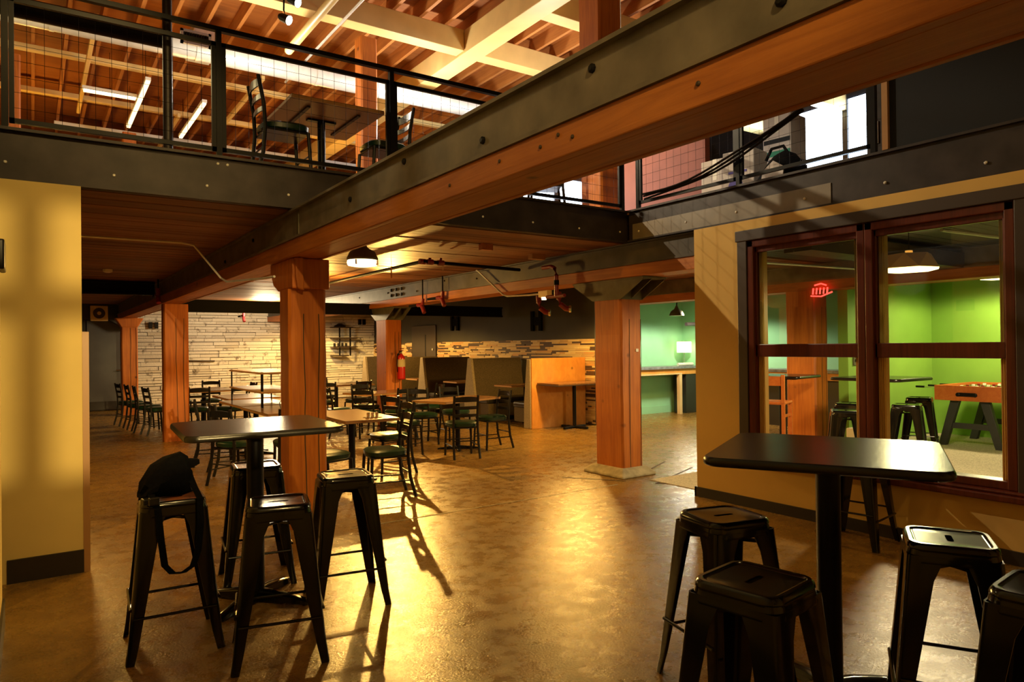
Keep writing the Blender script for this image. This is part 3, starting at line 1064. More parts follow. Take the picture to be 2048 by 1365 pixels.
MB().lathe([(.045, -.10), (.05, .06), (.03, .1)], 14).build('housing', 'iron', t, True)
MB().tube([(0, 0, .1), (0, 0, .5)], .01, 6).build('stem', 'iron', t)
for xx, ya, yb, lab in ((1.55, 12.4, 15.2, 'bright reflected line under the roof, left of the rail post'), (2.5, 13.0, 15.4, 'bright reflected line under the roof, right of the rail post')):
    t = thing('glow_line', lab, 'bright line', (xx, ya, 5.80))  # not a lamp: reflected lines drawn as glowing strips
    MB().box(-.04, 0, .03, .04, yb - ya, .08).build('body', 'white', t)
    MB().box(-.03, .02, 0, .03, yb - ya - .02, .03).build('tube', 'stripglow', t)
    MB().tube([(0, .3, .08), (0, .3, .72)], .004, 4).tube([(0, yb - ya - .3, .08), (0, yb - ya - .3, .72)], .004, 4).build('hanger', 'iron', t)
t = thing('glow_line', 'short bright reflected line beyond the round steel tube', 'bright line', (1.0, 13.4, 5.80))
MB().box(-.3, -.06, .03, .5, .06, .08).build('body', 'white', t)
MB().box(-.28, -.05, 0, .48, .05, .03).build('tube', 'stripglow', t)
MB().tube([(.1, 0, .08), (.1, 0, .72)], .004, 4).build('hanger', 'iron', t)


def ladder_chair(name, label, seatmat='vinyl', group=None):
    t = thing(name, label, 'chair', (0, 0, 0), 0, group)
    # seat pad, faces +Y
    secs = []
    for z, s in ((.425, .94), (.435, 1.0), (.472, 1.02), (.49, .92), (.497, .6)):
        ring = []
        for k in range(20):
            a = 2 * PI * k / 20
            c, s_ = math.cos(a), math.sin(a)
            e = 3.2
            px = .205 * s * abs(c) ** (2 / e) * (1 if c > 0 else -1)
            py = .205 * s * abs(s_) ** (2 / e) * (1 if s_ > 0 else -1)
            px *= 1 + .10 * py / .205
            ring.append((px, py, z))
        secs.append(ring)
    MB().sections(secs).build('seat', seatmat, t, True)
    MB().box(-.175, -.185, .405, .175, .185, .425).build('seat_frame', 'chairblk', t, False, .006)
    for s in (-1, 1):
        MB().tube([(.18 * s, -.27, 0), (.175 * s, -.215, .2), (.17 * s, -.195, .42), (.168 * s, -.205, .62), (.165 * s, -.25, .86)], .0175, 8).build('back_post', 'chairblk', t, True)
        MB().tube([(.19 * s, .20, 0), (.18 * s, .175, .42)], .0165, 8).build('leg', 'chairblk', t, True)
        MB().tube([(.178 * s, -.225, .17), (.188 * s, .19, .17)], .008, 6).build('stretcher', 'chairblk', t)
    MB().tube([(-.186, .188, .22), (.186, .188, .22)], .008, 6).build('stretcher', 'chairblk', t)
    MB().tube([(-.176, -.22, .24), (.176, -.22, .24)], .008, 6).build('stretcher', 'chairblk', t)
    for z, yb, h in ((.585, -.203, .04), (.69, -.216, .045), (.80, -.237, .06)):
        secs = []
        for k in range(7):
            u = -1 + k / 3
            px = .163 * u
            cy = yb - .022 * (1 - u * u)
            hh = h * (1 + .25 * (1 - u * u)) if z > .79 else h
            secs.append([(px, cy - .006, z - h / 2), (px, cy + .006, z - h / 2), (px, cy + .006, z - h / 2 + hh), (px, cy - .006, z - h / 2 + hh)])
        MB().sections(secs).build('back_slat', 'chairblk', t)
    return t


chair0 = ladder_chair('ladder_back_chair', 'ladder-back chair pulled out at the near end of the tan glaring table')
chair0.location = (2.99, 6.68, 0)
GCH = 'black ladder-back chairs with green seats'
chair0['group'] = GCH


def chair(x, y, face, label, z=0):
    """face: compass direction the sitter looks, degrees from +X"""
    return dup(chair0, (x, y, z), math.radians(face - 90), label, GCH)


chair0.rotation_euler = (0, 0, math.radians(170 - 90))


def small_table(name, label, loc, rz, w, d, h=.75, topmat='tabwood', edge='edgewood', single=True, group=None, thick=.032):
    t = thing(name, label, 'table', loc, rz, group)
    out = rrect(w, d, .012, 3)
    MB().prism(out, 'z', h - .006, h).build('top', topmat, t, False)
    MB().prism(rrect(w + .004, d + .004, .014, 3), 'z', h - thick, h - .006).build('top_edge', edge, t)
    cols = [(0, 0)] if single else [(0, -d * .3), (0, d * .3)]
    for cx, cy in cols:
        MB().tube([(cx, cy, .05), (cx, cy, h - thick)], .038, 14).build('column', 'iron', t, True)
        MB().prism([(cx - .14, cy - .03), (cx + .14, cy - .03), (cx + .14, cy + .03), (cx - .14, cy + .03)], 'z', h - thick - .02, h - thick).build('spider', 'iron', t)
        b = MB()
        for a in range(4):
            R = Matrix.Translation((cx, cy, 0)) @ Matrix.Rotation(a * PI / 2 + PI / 4, 4, 'Z')
            b.sections([[(0, -.035, .0), (0, .035, 0), (0, .035, .055), (0, -.035, .055)], [(.30, -.022, 0), (.30, .022, 0), (.30, .022, .02), (.30, -.022, .02)]], R)
        b.build('cross_base', 'iron', t, False, .004)
    return t


t = small_table('upper_table', 'wooden table on the upper floor seen from below, black column', (2.33, 6.62, ZT), 0, .88, 1.0)
for sx in (-.24, .24):
    MB().box(sx - .015, -.36, .70, sx + .015, .36, .718).build('batten', 'trim', t)
chair(1.86, 6.3, 0, 'black chair at the left of the upper table, behind the mesh', ZT)
chair(2.86, 6.35, 180, 'black chair at the right of the upper table, behind the rail post', ZT)
chair(5.15, 6.75, 150, 'black chair behind the rail against the bright light, near the mesh corner', ZT)
chair(4.45, 6.7, 20, 'black chair behind the rail half hidden by the timber beam', ZT)

# right part of the upper level: window, boxes, coloured partitions
wn = thing('upper_window', 'glaring daylight window on the upper level with pale frame bars', 'window', (12.98, 7.7, 4.2))
MB().box(-.01, -.75, 0, .02, .95, 2.0).build('pane', 'dayglow', wn)
fr = MB()
for a in (-.78, -.3, .95):
    fr.box(-.06, a - .05, 0, 0, a + .05, 2.0)
fr.box(-.06, -.8, -.05, 0, .98, .05)
fr.build('frame', 'steel', wn)
o = MB().box(7.85, 6.55, ZT, 7.95, 8.95, 5.1).build('partition', 'terra')
tag(o, 'terracotta red partition behind the right mesh panel', 'partition')
wn2 = thing('upper_window', 'bright daylight window behind the upper chairs, low over the channel', 'window', (7.7, 9.0, ZT))
MB().box(-1.3, 0, .05, .1, .03, 1.3).build('pane', 'dayglow', wn2)
MB().box(-1.35, -.03, 0, .15, 0, .06).box(-.65, -.03, 0, -.58, 0, 1.3).box(-1.35, -.03, 1.25, .15, 0, 1.33).box(-1.36, -.03, 0, -1.3, 0, 1.3).box(.1, -.03, 0, .16, 0, 1.3).build('frame', 'steel', wn2)

GB = 'boxes stacked on the upper right floor'


def carton(x, y, z, w, d, h, rz, label, mat='boxcard'):
    t = thing('storage_box', label, 'box', (x, y, z), rz, GB)
    MB().box(-w / 2, -d / 2, 0, w / 2, d / 2, h).build('body', mat, t, False, .008)
    MB().box(-w / 2 - .002, -.025, h * .6, -w / 2, .025, h).box(-w / 2 - .002, -.025, h, w / 2 + .002, .025, h + .002).build('tape', 'white', t)
    return t


t = carton(6.35, 4.76, ZT, .3, .36, .56, .15, 'pale box with a round purple mark behind the right rail')
MB().tube([(-.153, .03, .18), (-.1505, .03, .18)], .085, 20).build('round_mark', 'purple', t)
MB().box(-.153, -.10, .32, -.1505, .11, .345).build('print', 'purple', t)
MB().box(-.153, -.12, .05, -.1505, .1, .065).build('print', 'purple', t)
t = carton(6.5, 5.18, ZT, .3, .36, .58, .1, 'plain pale box left of the purple marked box')
MB().box(-.153, -.05, .17, -.1505, .03, .21).build('print', 'terra', t)
t = carton(7.2, 4.85, ZT, .35, .34, .60, .1, 'tall white box under the teal banded one, dark lid band')
MB().box(-.178, -.16, .17, -.1755, .16, .22).build('print', 'navy', t)
t = carton(7.2, 4.85, ZT + .61, .35, .34, .50, .1, 'white box with teal and navy bands, upper of two')
MB().box(-.178, -.16, .03, -.1755, .16, .09).build('print', 'teal', t)
MB().box(-.178, -.16, .18, -.1755, .16, .23).build('print', 'navy', t)
# black chair-like machine / bag and tubing in front of the window
bg = thing('duffel_bag', 'black bag with a pale patch lying behind the right rail', 'bag', (6.3, 4.28, ZT))
bg.scale = (1.35, 1.35, 1.35)
secs = []
for u in range(9):
    a = u / 8
    r = .17 * math.sin(PI * (0.12 + .76 * a)) ** .6
    secs.append([(r * .9 * math.cos(2 * PI * k / 14), -.2 + .4 * a, r * (1.0 + .2 * math.sin(a * 5)) * (1 + math.sin(2 * PI * k / 14)) * .85) for k in range(14)])
MB().sections(secs).build('body', 'canvas', bg, True)
MB().sections([[(-.165, -.12 + .03 * i, .1 + .0 * i), (-.172, -.12 + .03 * i, .1), (-.15, -.12 + .03 * i, .24 - abs(i - 3) * .02), (-.142, -.12 + .03 * i, .24 - abs(i - 3) * .02)] for i in range(7)]).build('pale_patch', 'boxcard', bg)
MB().tube([(-.05, -.1, .28), (-.05, -.05, .36), (-.05, .05, .36), (-.05, .1, .28)], .012, 8).build('handle', 'canvas', bg, True)
fr = thing('trestle', 'grey pipe trestle standing in front of the glaring window', 'frame', (7.6, 4.3, ZT), 0)
fm = MB()
for yy in (-.25, .55):
    fm.tube([(0, yy, 0), (0, yy, .62)], .025, 8)
    fm.tube([(.4, yy, 0), (.4, yy, .62)], .025, 8)
fm.build('upright', 'steel', fr, True)
MB().tube([(0, -.3, .55), (0, .7, .55)], .03, 8).tube([(0, -.3, .2), (0, .7, .2)], .02, 8).tube([(.4, -.3, .55), (.4, .7, .55)], .025, 8).build('rail', 'steel', fr, True)
cb = MB()
for q in range(3):
    pts = []
    for k in range(13):
        u = k / 12
        pts.append((XW + .02 - .012 * q, 5.4 - 1.9 * u, 3.10 + .02 * q + .42 * u * u + .012 * math.sin(9 * u + q)))
    cb.tube([(p[0] - .03, p[1], p[2]) for p in pts], .011, 6)
tag(cb.build('cable_bundle', 'iron', None, True), 'sagging bundle of black cables along the right railing', 'cable')
t = thing('switch_plate', 'white double switch plate beside the glaring window', 'switch', (XW + .16, 2.98, 3.22))
MB().box(-.01, -.03, -.09, 0, .03, .09).build('plate', 'white', t)
MB().box(-.016, -.012, .02, -.01, .012, .06).box(-.016, -.012, -.06, -.01, .012, -.02).build('toggle', 'boxcard', t)
MB().box(0, -.08, -.2, .06, .06, .8).build('stud', 'steel', t)

# ================================================================== LAMPS, PIPES UNDER THE DECK
def ceiling_lamp(x, y, zb, r, label):
    t = thing('ceiling_lamp', label, 'lamp', (x, y, zb))
    MB().lathe([(r * .97, .055), (r * 1.0, .075), (r * .80, .15), (r * .38, .19), (r * .2, .235)], 28).build('shade', 'bracket', t, True)
    MB().lathe([(r * .55, -.012), (r * .92, 0), (r * .98, .03), (r * .95, .055)], 28).build('glass_ring', 'lampglow', t, True)
    for k in range(4):
        a = PI / 4 + k * PI / 2
        MB().box(-.012, -.006, -.002, .012, .006, .05, Matrix.Translation((r * .99 * math.cos(a), r * .99 * math.sin(a), 0)) @ Matrix.Rotation(a, 4, 'Z')).build('clip', 'edgewood', t)
    return t


ceiling_lamp(3.0, 7.25, 2.43, .172, 'glowing round ceiling lamp under the deck right of the main post')
tag(MB().tube([(3.62, 7.85, 2.50), (3.62, 7.85, 2.37)], .009, 6).tube([(3.62, 7.85, 2.665), (3.62, 7.85, 2.50)], .002, 4).build('pull_tag', 'ply', None, True), 'thin orange tag hanging under the deck right of the ceiling lamp', 'tag')
tag(MB().tube([(-.2, 8.0, 2.65), (1.30, 8.0, 2.65), (1.42, 8.0, 2.63), (1.69, 8.02, 2.30), (1.725, 7.9, 2.25), (1.73, 6.4, 2.16), (1.755, 6.22, 2.16)], .011, 8).build('conduit', 'galv', None, True), 'thin conduit under the left deck bending down beside the timber beam', 'conduit')
cd = thing('conduit', 'thin conduit running down the right timber beam to a pale junction box', 'conduit', (5.47, 7.32, 2.2))
MB().tube([(0, 1.55, .46), (0, 1.5, .44), (0, .85, .05), (0, .75, .02), (0, .2, 0), (0, 0, 0)], .012, 8).build('tube', 'galv', cd, True)
MB().box(-.045, -.24, -.05, .03, -.04, .035).build('junction_box', 'painted', cd, False, .008)
MB().lathe([(.03, -.085), (.035, -.05)], 12, None, (-.01, -.12, 0)).build('box_glow', 'lampglow', cd, True)  # glow added for the brightly lit side of the junction box
sp = thing('sprinkler_pipe', 'black sprinkler pipe under the deck with red couplings', 'pipe', (3.9, 7.55, 2.56))
MB().tube([(0, 4.2, 0), (0, 0, 0)], .022, 10).tube([(0, 0, 0), (1.58, .22, 0)], .022, 10).build('pipe', 'pipeblk', sp, True)
for xx, yy, rz in ((.10, .015, 0), (.26, .035, 0), (0, .02, 1)):
    MB().tube([(xx - .04, yy, 0), (xx + .04, yy, 0)], .034, 12).build('coupling', 'red', sp, True)
MB().tube([(.10, .015, 0), (.10, .015, .05)], .02, 8).tube([(.26, .03, 0), (.26, .03, .06)], .016, 8).build('hanger', 'red', sp, True)
MB().tube([(.55, .5, -.03), (.55, .5, .1)], .004, 5).build('hanger_rod', 'galv', sp)
rv = thing('red_valve', 'red pipe valve hanging on the right timber beam above the junction box', 'valve', (5.40, 6.86, 2.12))
MB().tube([(0, .28, .40), (0, .1, .40), (0, .03, .37), (0, 0, .28), (0, 0, .1)], .026, 10).build('elbow', 'red', rv, True)
MB().tube([(0, 0, .16), (0, 0, .22)], .033, 10).build('collar', 'pipeblk', rv, True)
MB().tube([(0, .2, .02), (0, -.16, .02)], .022, 10).tube([(0, 0, .02), (0, 0, .1)], .03, 10).build('tee', 'red', rv, True)
for px, py, pz, lab in ((6.2, 8.31, 2.14, 'left red pipe elbow hanging in the dark below the right timber beam'), (6.2, 7.83, 2.17, 'right red pipe elbow hanging in the dark below the right timber beam')):
    e = thing('pipe_elbow', lab, 'pipe fitting', (px, py, pz))
    MB().tube([(0, 0, .53), (0, 0, .1)], .02, 8).build('drop_pipe', 'pipeblk', e, True)
    MB().tube([(0, 0, .12), (0, 0, .02), (.02, -.02, -.06), (.07, -.07, -.12), (.11, -.11, -.13)], .04, 12).build('elbow', 'red', e, True)
    MB().tube([(.105, -.105, -.13), (.125, -.125, -.13)], .05, 12).build('end_ring', 'chrome', e, True)
for px, py, pz, lab in ((5.46, 10.6, 2.12, 'red pipe fitting under the far end of the right timber beam, left one'), (5.46, 9.9, 2.2, 'red pipe fitting under the far end of the right timber beam, right one'),
                        (1.68, 12.5, 2.30, 'red pipe fitting at the top of the slim far left post'), (4.2, 17.5, 2.2, 'red pipe fitting in front of the white stone wall')):
    e = thing('pipe_fitting', lab, 'pipe fitting', (px, py, pz))
    MB().tube([(0, .18, .12), (0, .06, .12), (0, 0, .06), (0, -.05, -.02)], .035, 10).build('elbow', 'red', e, True)
    MB().tube([(0, .04, .12), (0, -.0, .12), (0, 0, .22)], .03, 10).build('tee', 'red', e, True)
    MB().tube([(0, .2, .12), (0, .5, .12)], .022, 8).tube([(0, .0, .2), (0, .0, 2.665 - pz)], .012, 8).build('pipe', 'pipeblk', e, True)
sm = thing('smoke_detector', 'small pale smoke detector on the deck left of the timber beam', 'detector', (.88, 11.28, 2.62))
MB().lathe([(.03, 0), (.06, .01), (.06, .045)], 14).build('body', 'white', sm, True)
tag(MB().box(4.12, 6.55, 2.60, 4.26, 6.63, 2.67).build('wood_block', 'beamy'), 'small wooden block on the deck left of the pale one', 'block')
tag(MB().box(5.1, 6.95, 2.60, 5.3, 7.04, 2.67).build('wood_block', 'edgewood'), 'pale wooden block on the deck next to the right timber beam', 'block')
sk = thing('loudspeaker', 'cream square loudspeaker on the dark soffit over the grey door', 'speaker', (1.36, 19.86, 2.44))
MB().box(-.19, 0, -.19, .19, .04, .19).build('body', 'painted', sk, False, .03)
MB().tube([(0, -.012, 0), (0, 0, 0)], .13, 20).build('cone', 'trim', sk, True)
MB().tube([(0, -.02, 0), (0, -.012, 0)], .045, 14).build('dust_cap', 'painted', sk, True)

# ================================================================== BAR STOOLS AND BAR TABLES
def bar_stool(label, group):
    t = thing('bar_stool', label, 'stool', (0, 0, 0), 0, group)
    H = .762
    n = 7

    def ring(w, r, z):
        return [(x, y, z) for x, y in rrect(w, w, r, n)]
    N = 4 * (n + 1)
    # hand slot outline with the same vertex count
    def slot(z):
        base = rrect(.100, .024, .0119, n)
        return [(x, y, z) for x, y in base]
    secs = [slot(H - .014), slot(H - .006), ring(.235, .035, H - .006), ring(.252, .04, H - .005), ring(.262, .042, H), ring(.285, .05, H), ring(.302, .056, H - .008), ring(.308, .058, H - .022), ring(.304, .056, H - .026), ring(.306, .056, H - .032), ring(.318, .058, H - .062), ring(.318, .058, H - .072), ring(.312, .056, H - .072)]
    MB().sections(secs, None, False).build('seat', 'gloss', t, True)
    for k in range(4):
        secs = []
        for i in range(9):
            u = i / 8
            z = (H - .045) * (1 - u)
            c = .156 + (.222 - .156) * (u ** 1.05)
            wg = .102 * (1 - u) + .040 * u
            if u < .08:
                wg = .125
            if i == 8:
                c += .004
            th = .006
            rr = min(.018, wg * .5)
            out = []
            inn = []
            for q in range(5):
                a = PI / 2 * q / 4
                out.append((c - rr + rr * math.cos(a), c - rr + rr * math.sin(a)))
                inn.append((c - rr + (rr - th) * math.cos(a), c - rr + (rr - th) * math.sin(a)))
            poly = [(c, c - wg)] + out + [(c - wg, c), (c - wg, c - th)] + inn[::-1] + [(c - th, c - wg)]
            secs.append([(x, y, z) for x, y in poly])
        MB().sections(secs, Matrix.Rotation(k * PI / 2, 4, 'Z')).build('leg', 'gloss', t, True)
    for k in range(4):
        R = Matrix.Rotation(k * PI / 2, 4, 'Z')
        z = .255 if k % 2 else .215
        c = .205 if k % 2 else .208
        MB().tube([(-c + .02, -c + .004, z), (c - .02, -c + .004, z)], .0075, 8, True, R).build('foot_rail', 'gloss', t, True)
        MB().box(-.012, -.145, -.006, .012, .0, .006, Matrix.Translation((0, 0, .655)) @ Matrix.Rotation(k * PI / 2 + PI / 4, 4, 'Z')).build('under_brace', 'gloss', t)
    return t


GL, GR, GG = 'bar stools at the left bar table', 'bar stools at the right bar table', 'bar stools in the green games room'
S0 = bar_stool('black bar stool with a black bag on its seat, left bar table', GL)
S0.location = (.60, 4.04, 0)
S0.rotation_euler = (0, 0, math.radians(-4))
R_ = math.radians
dup(S0, (1.02, 3.59, 0), R_(-14), 'black metal bar stool in front of the left bar table column', GL)
dup(S0, (1.57, 4.10, 0), R_(-10), 'black metal bar stool right of the left bar table, long shadows before it', GL)
dup(S0, (1.22, 4.80, 0), R_(-8), 'black metal bar stool behind the left bar table column', GL)
dup(S0, (2.56, 2.06, 0), R_(-14), 'black metal bar stool left of the right bar table, further back', GR)
dup(S0, (1.94, 1.44, 0), R_(8), 'nearest black metal bar stool in front of the right bar table, whole seat seen', GR)
dup(S0, (2.95, 1.29, 0), R_(30), 'black bar stool right of the right bar table, bright sheen on its seat', GR)
dup(S0, (2.60, .83, 0), R_(5), 'black metal bar stool cut by the lower right picture corner', GR)
dup(S0, (5.20, 2.92, 0), R_(8), 'black metal bar stool standing by the ochre wall behind the right bar table', GR)


def bar_table(label, loc, rz, w):
    t = thing('bar_table', label, 'bar table', loc, rz)
    r = .07
    secs = [[(x, y, z) for x, y in rrect(w * s, w * s, r * s, 8)] for z, s in ((1.030, .975), (1.036, .995), (1.048, 1.0), (1.060, .995), (1.068, .98))]
    MB().sections(secs).build('top', 'lamin', t, True)
    MB().tube([(0, 0, .04), (0, 0, 1.03)], .05, 20).build('column', 'iron', t, True)
    MB().box(-.2, -.035, 1.005, .2, .035, 1.03).box(-.035, -.2, 1.005, .035, .2, 1.03).build('spider', 'iron', t)
    for k in range(4):
        R = Matrix.Rotation(k * PI / 2 + PI / 4, 4, 'Z')
        secs = []
        for u, hh, ww in ((0, .075, .045), (.12, .07, .04), (.25, .05, .034), (.33, .035, .034), (.36, .022, .026)):
            secs.append([(u, -ww, .008), (u, ww, .008), (u, ww * .85, hh * .8), (u, ww * .4, hh), (u, -ww * .4, hh), (u, -ww * .85, hh * .8)])
        MB().sections(secs, R).build('base_leg', 'gloss', t, True)
        MB().lathe([(.02, 0), (.024, .01)], 10, R, (.33, 0, 0)).build('foot_pad', 'base', t)
    return t


bar_table('black square bar table with a bright glare on its top, left', (1.115, 4.40, 0), R_(-3.5), .87)
bar_table('black square bar table with rounded corners, right foreground', (2.83, 1.72, 0), R_(27.4), .89)
bar_table('dark square bar table in the green games room', (9.0, 4.72, 0), 0, .90)
bar_table('dark bar table in the green room left of the seen post', (8.75, 5.98, 0), R_(10), .80)
dup(S0, (7.55, 4.36, 0), R_(35), 'bar stool just behind the window mullion at its left', GG)
dup(S0, (8.45, 4.82, 0), R_(15), 'bar stool behind the games table, half hidden by the red mullion', GG)
dup(S0, (8.75, 4.28, 0), R_(20), 'bar stool right of the red mullion, in front of the games table', GG)
dup(S0, (9.95, 4.70, 0), R_(20), 'bar stool between the games table and the foosball table', GG)

# the black sling bag on the first stool
bg = thing('sling_bag', 'black cloth bag with hanging straps on the left bar stool', 'bag', (.57, 4.02, .765), R_(10))
secs = []
prof = [(-.125, .02, .05), (-.11, .07, .10), (-.06, .095, .17), (0, .10, .215), (.06, .095, .225), (.10, .075, .19), (.12, .03, .13)]
for xx, dy, hh in prof:
    ring = []
    for k in range(16):
        a = 2 * PI * k / 16
        wob = 1 + .08 * math.sin(3 * a + xx * 30)
        ring.append((xx + .01 * math.sin(5 * a), dy * math.cos(a) * wob, max(0, hh * .5 + hh * .5 * math.sin(a) * wob)))
    secs.append(ring)
MB().sections(secs).build('body', 'canvas', bg, True)
MB().sections([[(.10 + .03 * i, -.03, .13 + .012 * i), (.10 + .03 * i, .03, .13 + .012 * i), (.10 + .03 * i, .025, .185 - .004 * i), (.10 + .03 * i, -.025, .185 - .004 * i)] for i in range(3)]).build('grab_loop', 'canvas', bg)


def strap(pts, wdt, mb):
    pts = [Vector(p) for p in pts]
    secs = []
    for i, p in enumerate(pts):
        secs.append([(p.x - wdt / 2, p.y - .003, p.z), (p.x + wdt / 2, p.y - .003, p.z), (p.x + wdt / 2, p.y + .003, p.z + .003), (p.x - wdt / 2, p.y + .003, p.z + .003)])
    mb.sections(secs)


mb = MB()
strap([(.10, -.03, .12), (.105, -.10, .05), (.105, -.175, .0), (.10, -.20, -.12), (.085, -.20, -.26), (.06, -.2, -.33), (.01, -.2, -.355), (-.04, -.2, -.345), (-.075, -.2, -.30), (-.09, -.2, -.18), (-.10, -.185, -.02), (-.10, -.1, .02), (-.09, -.04, .06)], .032, mb)
mb.build('strap', 'canvas', bg)
MB().box(-.14, -.19, -.0, -.09, -.165, .04).box(-.155, -.15, .0, -.12, -.10, .03).build('buckle', 'leather', bg, False, .006)

# ================================================================== DINING TABLES AND CHAIRS
small_table('dining_table', 'tan topped dining table behind the main post with a bright glare', (3.05, 7.74, 0), R_(-2), .62, 1.36)
# (the first chair already stands at its near end)
chair(3.56, 7.82, 182, 'ladder-back chair tucked in on the right side of the tan glaring table')
chair(2.40, 6.80, 20, 'ladder-back chair left of the tan glaring table, mostly behind the main post')
small_table('dining_table', 'brown dining table with a light edge in the middle of the hall', (5.22, 9.05, 0), R_(18), 1.24, .66)
chair(5.66, 8.80, 178, 'ladder-back chair at the right end of the brown table, facing left')
chair(4.90, 8.38, 75, 'ladder-back chair in front of the brown table, seat towards the open floor')
chair(4.30, 9.0, 20, 'ladder-back chair at the left end of the brown table')
chair(5.05, 9.85, 262, 'ladder-back chair behind the brown table, left of two')
chair(5.72, 10.0, 265, 'ladder-back chair behind the brown table, right of two')
small_table('dining_table', 'dark dining table before the yellow post with the fire extinguisher', (5.05, 11.3, 0), R_(10), 1.2, .75)
chair(4.50, 10.75, 50, 'ladder-back chair in the cluster before the yellow post, near left')
chair(5.02, 10.62, 95, 'ladder-back chair in the cluster before the yellow post, near middle')
chair(5.85, 11.2, 175, 'ladder-back chair in the cluster before the yellow post, near right')
chair(4.35, 11.55, 0, 'ladder-back chair in the cluster before the yellow post, far left')
chair(5.0, 11.98, 275, 'ladder-back chair in the cluster before the yellow post, far back')
small_table('dining_table', 'pale lit dining table beyond the chair cluster, left of the yellow post', (5.3, 14.3, 0), R_(8), 1.4, .8)
chair(4.75, 13.45, 80, 'ladder-back chair in front of the pale far table, left of two')
chair(5.45, 13.5, 100, 'ladder-back chair in front of the pale far table, right of two')
chair(5.3, 15.1, 270, 'ladder-back chair behind the pale far table')
small_table('dining_table', 'dining table between the far left post and the serving rack', (2.75, 14.6, 0), R_(4), .9, 1.3)
for q, (cx, cy, fa, lab) in enumerate(((1.66, 16.2, 10, 'ladder-back chair furthest left in the row by the grey door'), (1.74, 15.4, 5, 'ladder-back chair second in the row by the grey door'),
                                       (1.80, 14.7, 0, 'ladder-back chair third in the row by the grey door'), (1.90, 14.05, 10, 'ladder-back chair nearest in the row, left of the slim post'),
                                       (2.45, 13.55, 85, 'ladder-back chair with a green seat right of the slim far left post'), (2.95, 13.3, 120, 'ladder-back chair right of the slim post, second one'),
                                       (2.5, 15.75, 270, 'ladder-back chair behind the far left dining table, left of two'), (3.1, 15.7, 260, 'ladder-back chair behind the far left dining table, right of two'),
                                       (3.4, 14.4, 185, 'ladder-back chair at the right of the far left dining table'))):
    chair(cx, cy, fa, lab)
small_table('dining_table', 'wooden table under the serving rack, near end', (2.66, 9.1, 0), R_(0), .74, 1.3)
small_table('dining_table', 'wooden table under the serving rack, far end', (2.68, 10.5, 0), R_(0), .74, 1.3)
small_table('dining_table', 'wooden table with a bright sheen behind the serving rack', (2.9, 12.0, 0), R_(0), .8, 1.2)
chair(2.05, 9.1, 0, 'ladder-back chair left of the serving rack, near one')
chair(2.0, 9.9, 350, 'ladder-back chair left of the serving rack, far one')
chair(1.92, 8.35, 30, 'ladder-back chair seen between the left bar stools, left of the rack table')
chair(2.45, 8.0, 80, 'ladder-back chair at the near end of the rack table')

rk = thing('serving_rack', 'two-tier serving rack of pale boards on thin black posts', 'rack', (2.75, 10.05, .752))
for z in (.19, .44):
    MB().box(-.32, -.78, z, .32, .98, z + .022).build('shelf', 'edgewood', rk, False, .004)
    MB().box(-.31, -.77, z + .0221, .31, .97, z + .025).build('shelf_top', 'pale', rk)
for xx in (-.29, .29):
    for yy in (-.75, -.70, .95):
        MB().tube([(xx, yy, 0), (xx, yy, .47)], .011, 8).build('post', 'iron', rk, True)
tag(MB().tube([(2.48, 8.62, .757), (2.55, 8.8, .762), (2.6, 9.05, .83), (2.72, 9.22, .90), (2.85, 9.24, .93)], .006, 6).build('cord', 'iron', None, True), 'thin black cord lying on the rack table', 'cord')
gl = thing('condiment_tray', 'small group of glassware on the tan glaring table', 'glassware', (3.1, 7.25, .75))
MB().box(-.09, -.06, 0, .09, .06, .008).build('tray', 'chrome', gl)
for xx in (-.05, .0, .05):
    MB().lathe([(.018, .008), (.02, .05), (.012, .06)], 10, None, (xx, 0, 0)).build('shaker', 'chrome', gl, True)

# ================================================================== BOOTHS
def booth(label, y, double, last=False):
    t = thing('booth_bench', label, 'booth', (7.5, y, 0), 0, 'high backed booths along the dark wall')
    hb = 1.27
    if last:
        prof = [(0, .0), (.20, .0), (.19, .45), (.10, hb), (0, hb)]
    else:
        prof = [(-.20, 0), (.20, 0), (.20, .45), (.06, hb), (-.06, hb), (-.20, .45)]
    MB().prism(prof, 'x', .03, 1.24).build('back', 'fabric', t, False, .015)
    MB().prism([(a * 1.08, b_ * 1.004) for a, b_ in prof], 'x', -.03, .03).build('end_panel', 'cap', t, False, .012)
    for s in ((1,) if last else (-1, 1)):
        a, b_ = sorted((s * .17, s * .62))
        MB().box(.04, a, .10, 1.25, b_, .36).build('seat_base', 'fabric', t)
        MB().box(.02, a, .36, 1.26, b_ + (.02 if s > 0 else 0), .47).build('seat_cushion', 'leather', t, False, .035, 3)
    if last:
        MB().box(-.012, -.03, 0, 1.262, 0, 1.29).build('wood_panel', 'ply', t, False, .006)
    return t


booth('nearest high booth with an orange plywood back panel', 10.3, False, True)
booth('second booth from the plywood panel, pale end panel', 12.45, True)
booth('third booth from the plywood panel', 14.6, True)
booth('furthest booth, behind the yellow post', 18.0, True)
booth('fourth booth from the plywood panel, behind the fire extinguisher', 16.2, True)
for yy, lab in ((11.4, 'table in the nearest booth'), (13.5, 'table in the second booth, left of the nearest'), (15.4, 'table in the third booth'), (17.1, 'table in the far booth behind the extinguisher')):
    t = small_table('booth_table', lab + ' along the dark wall', (8.15, yy, 0), 0, 1.1, .62)
tt = thing('side_table', 'brown table standing against the plywood booth panel', 'table', (8.2, 9.93, 0))
MB().box(-.62, -.33, .815, .60, .31, .845).build('top', 'tabwood', tt, False, .004)
MB().box(-.625, -.335, .80, .605, .315, .815).build('top_edge', 'trim', tt)
MB().tube([(0, 0, .05), (0, 0, .8)], .035, 12).build('column', 'iron', tt, True)
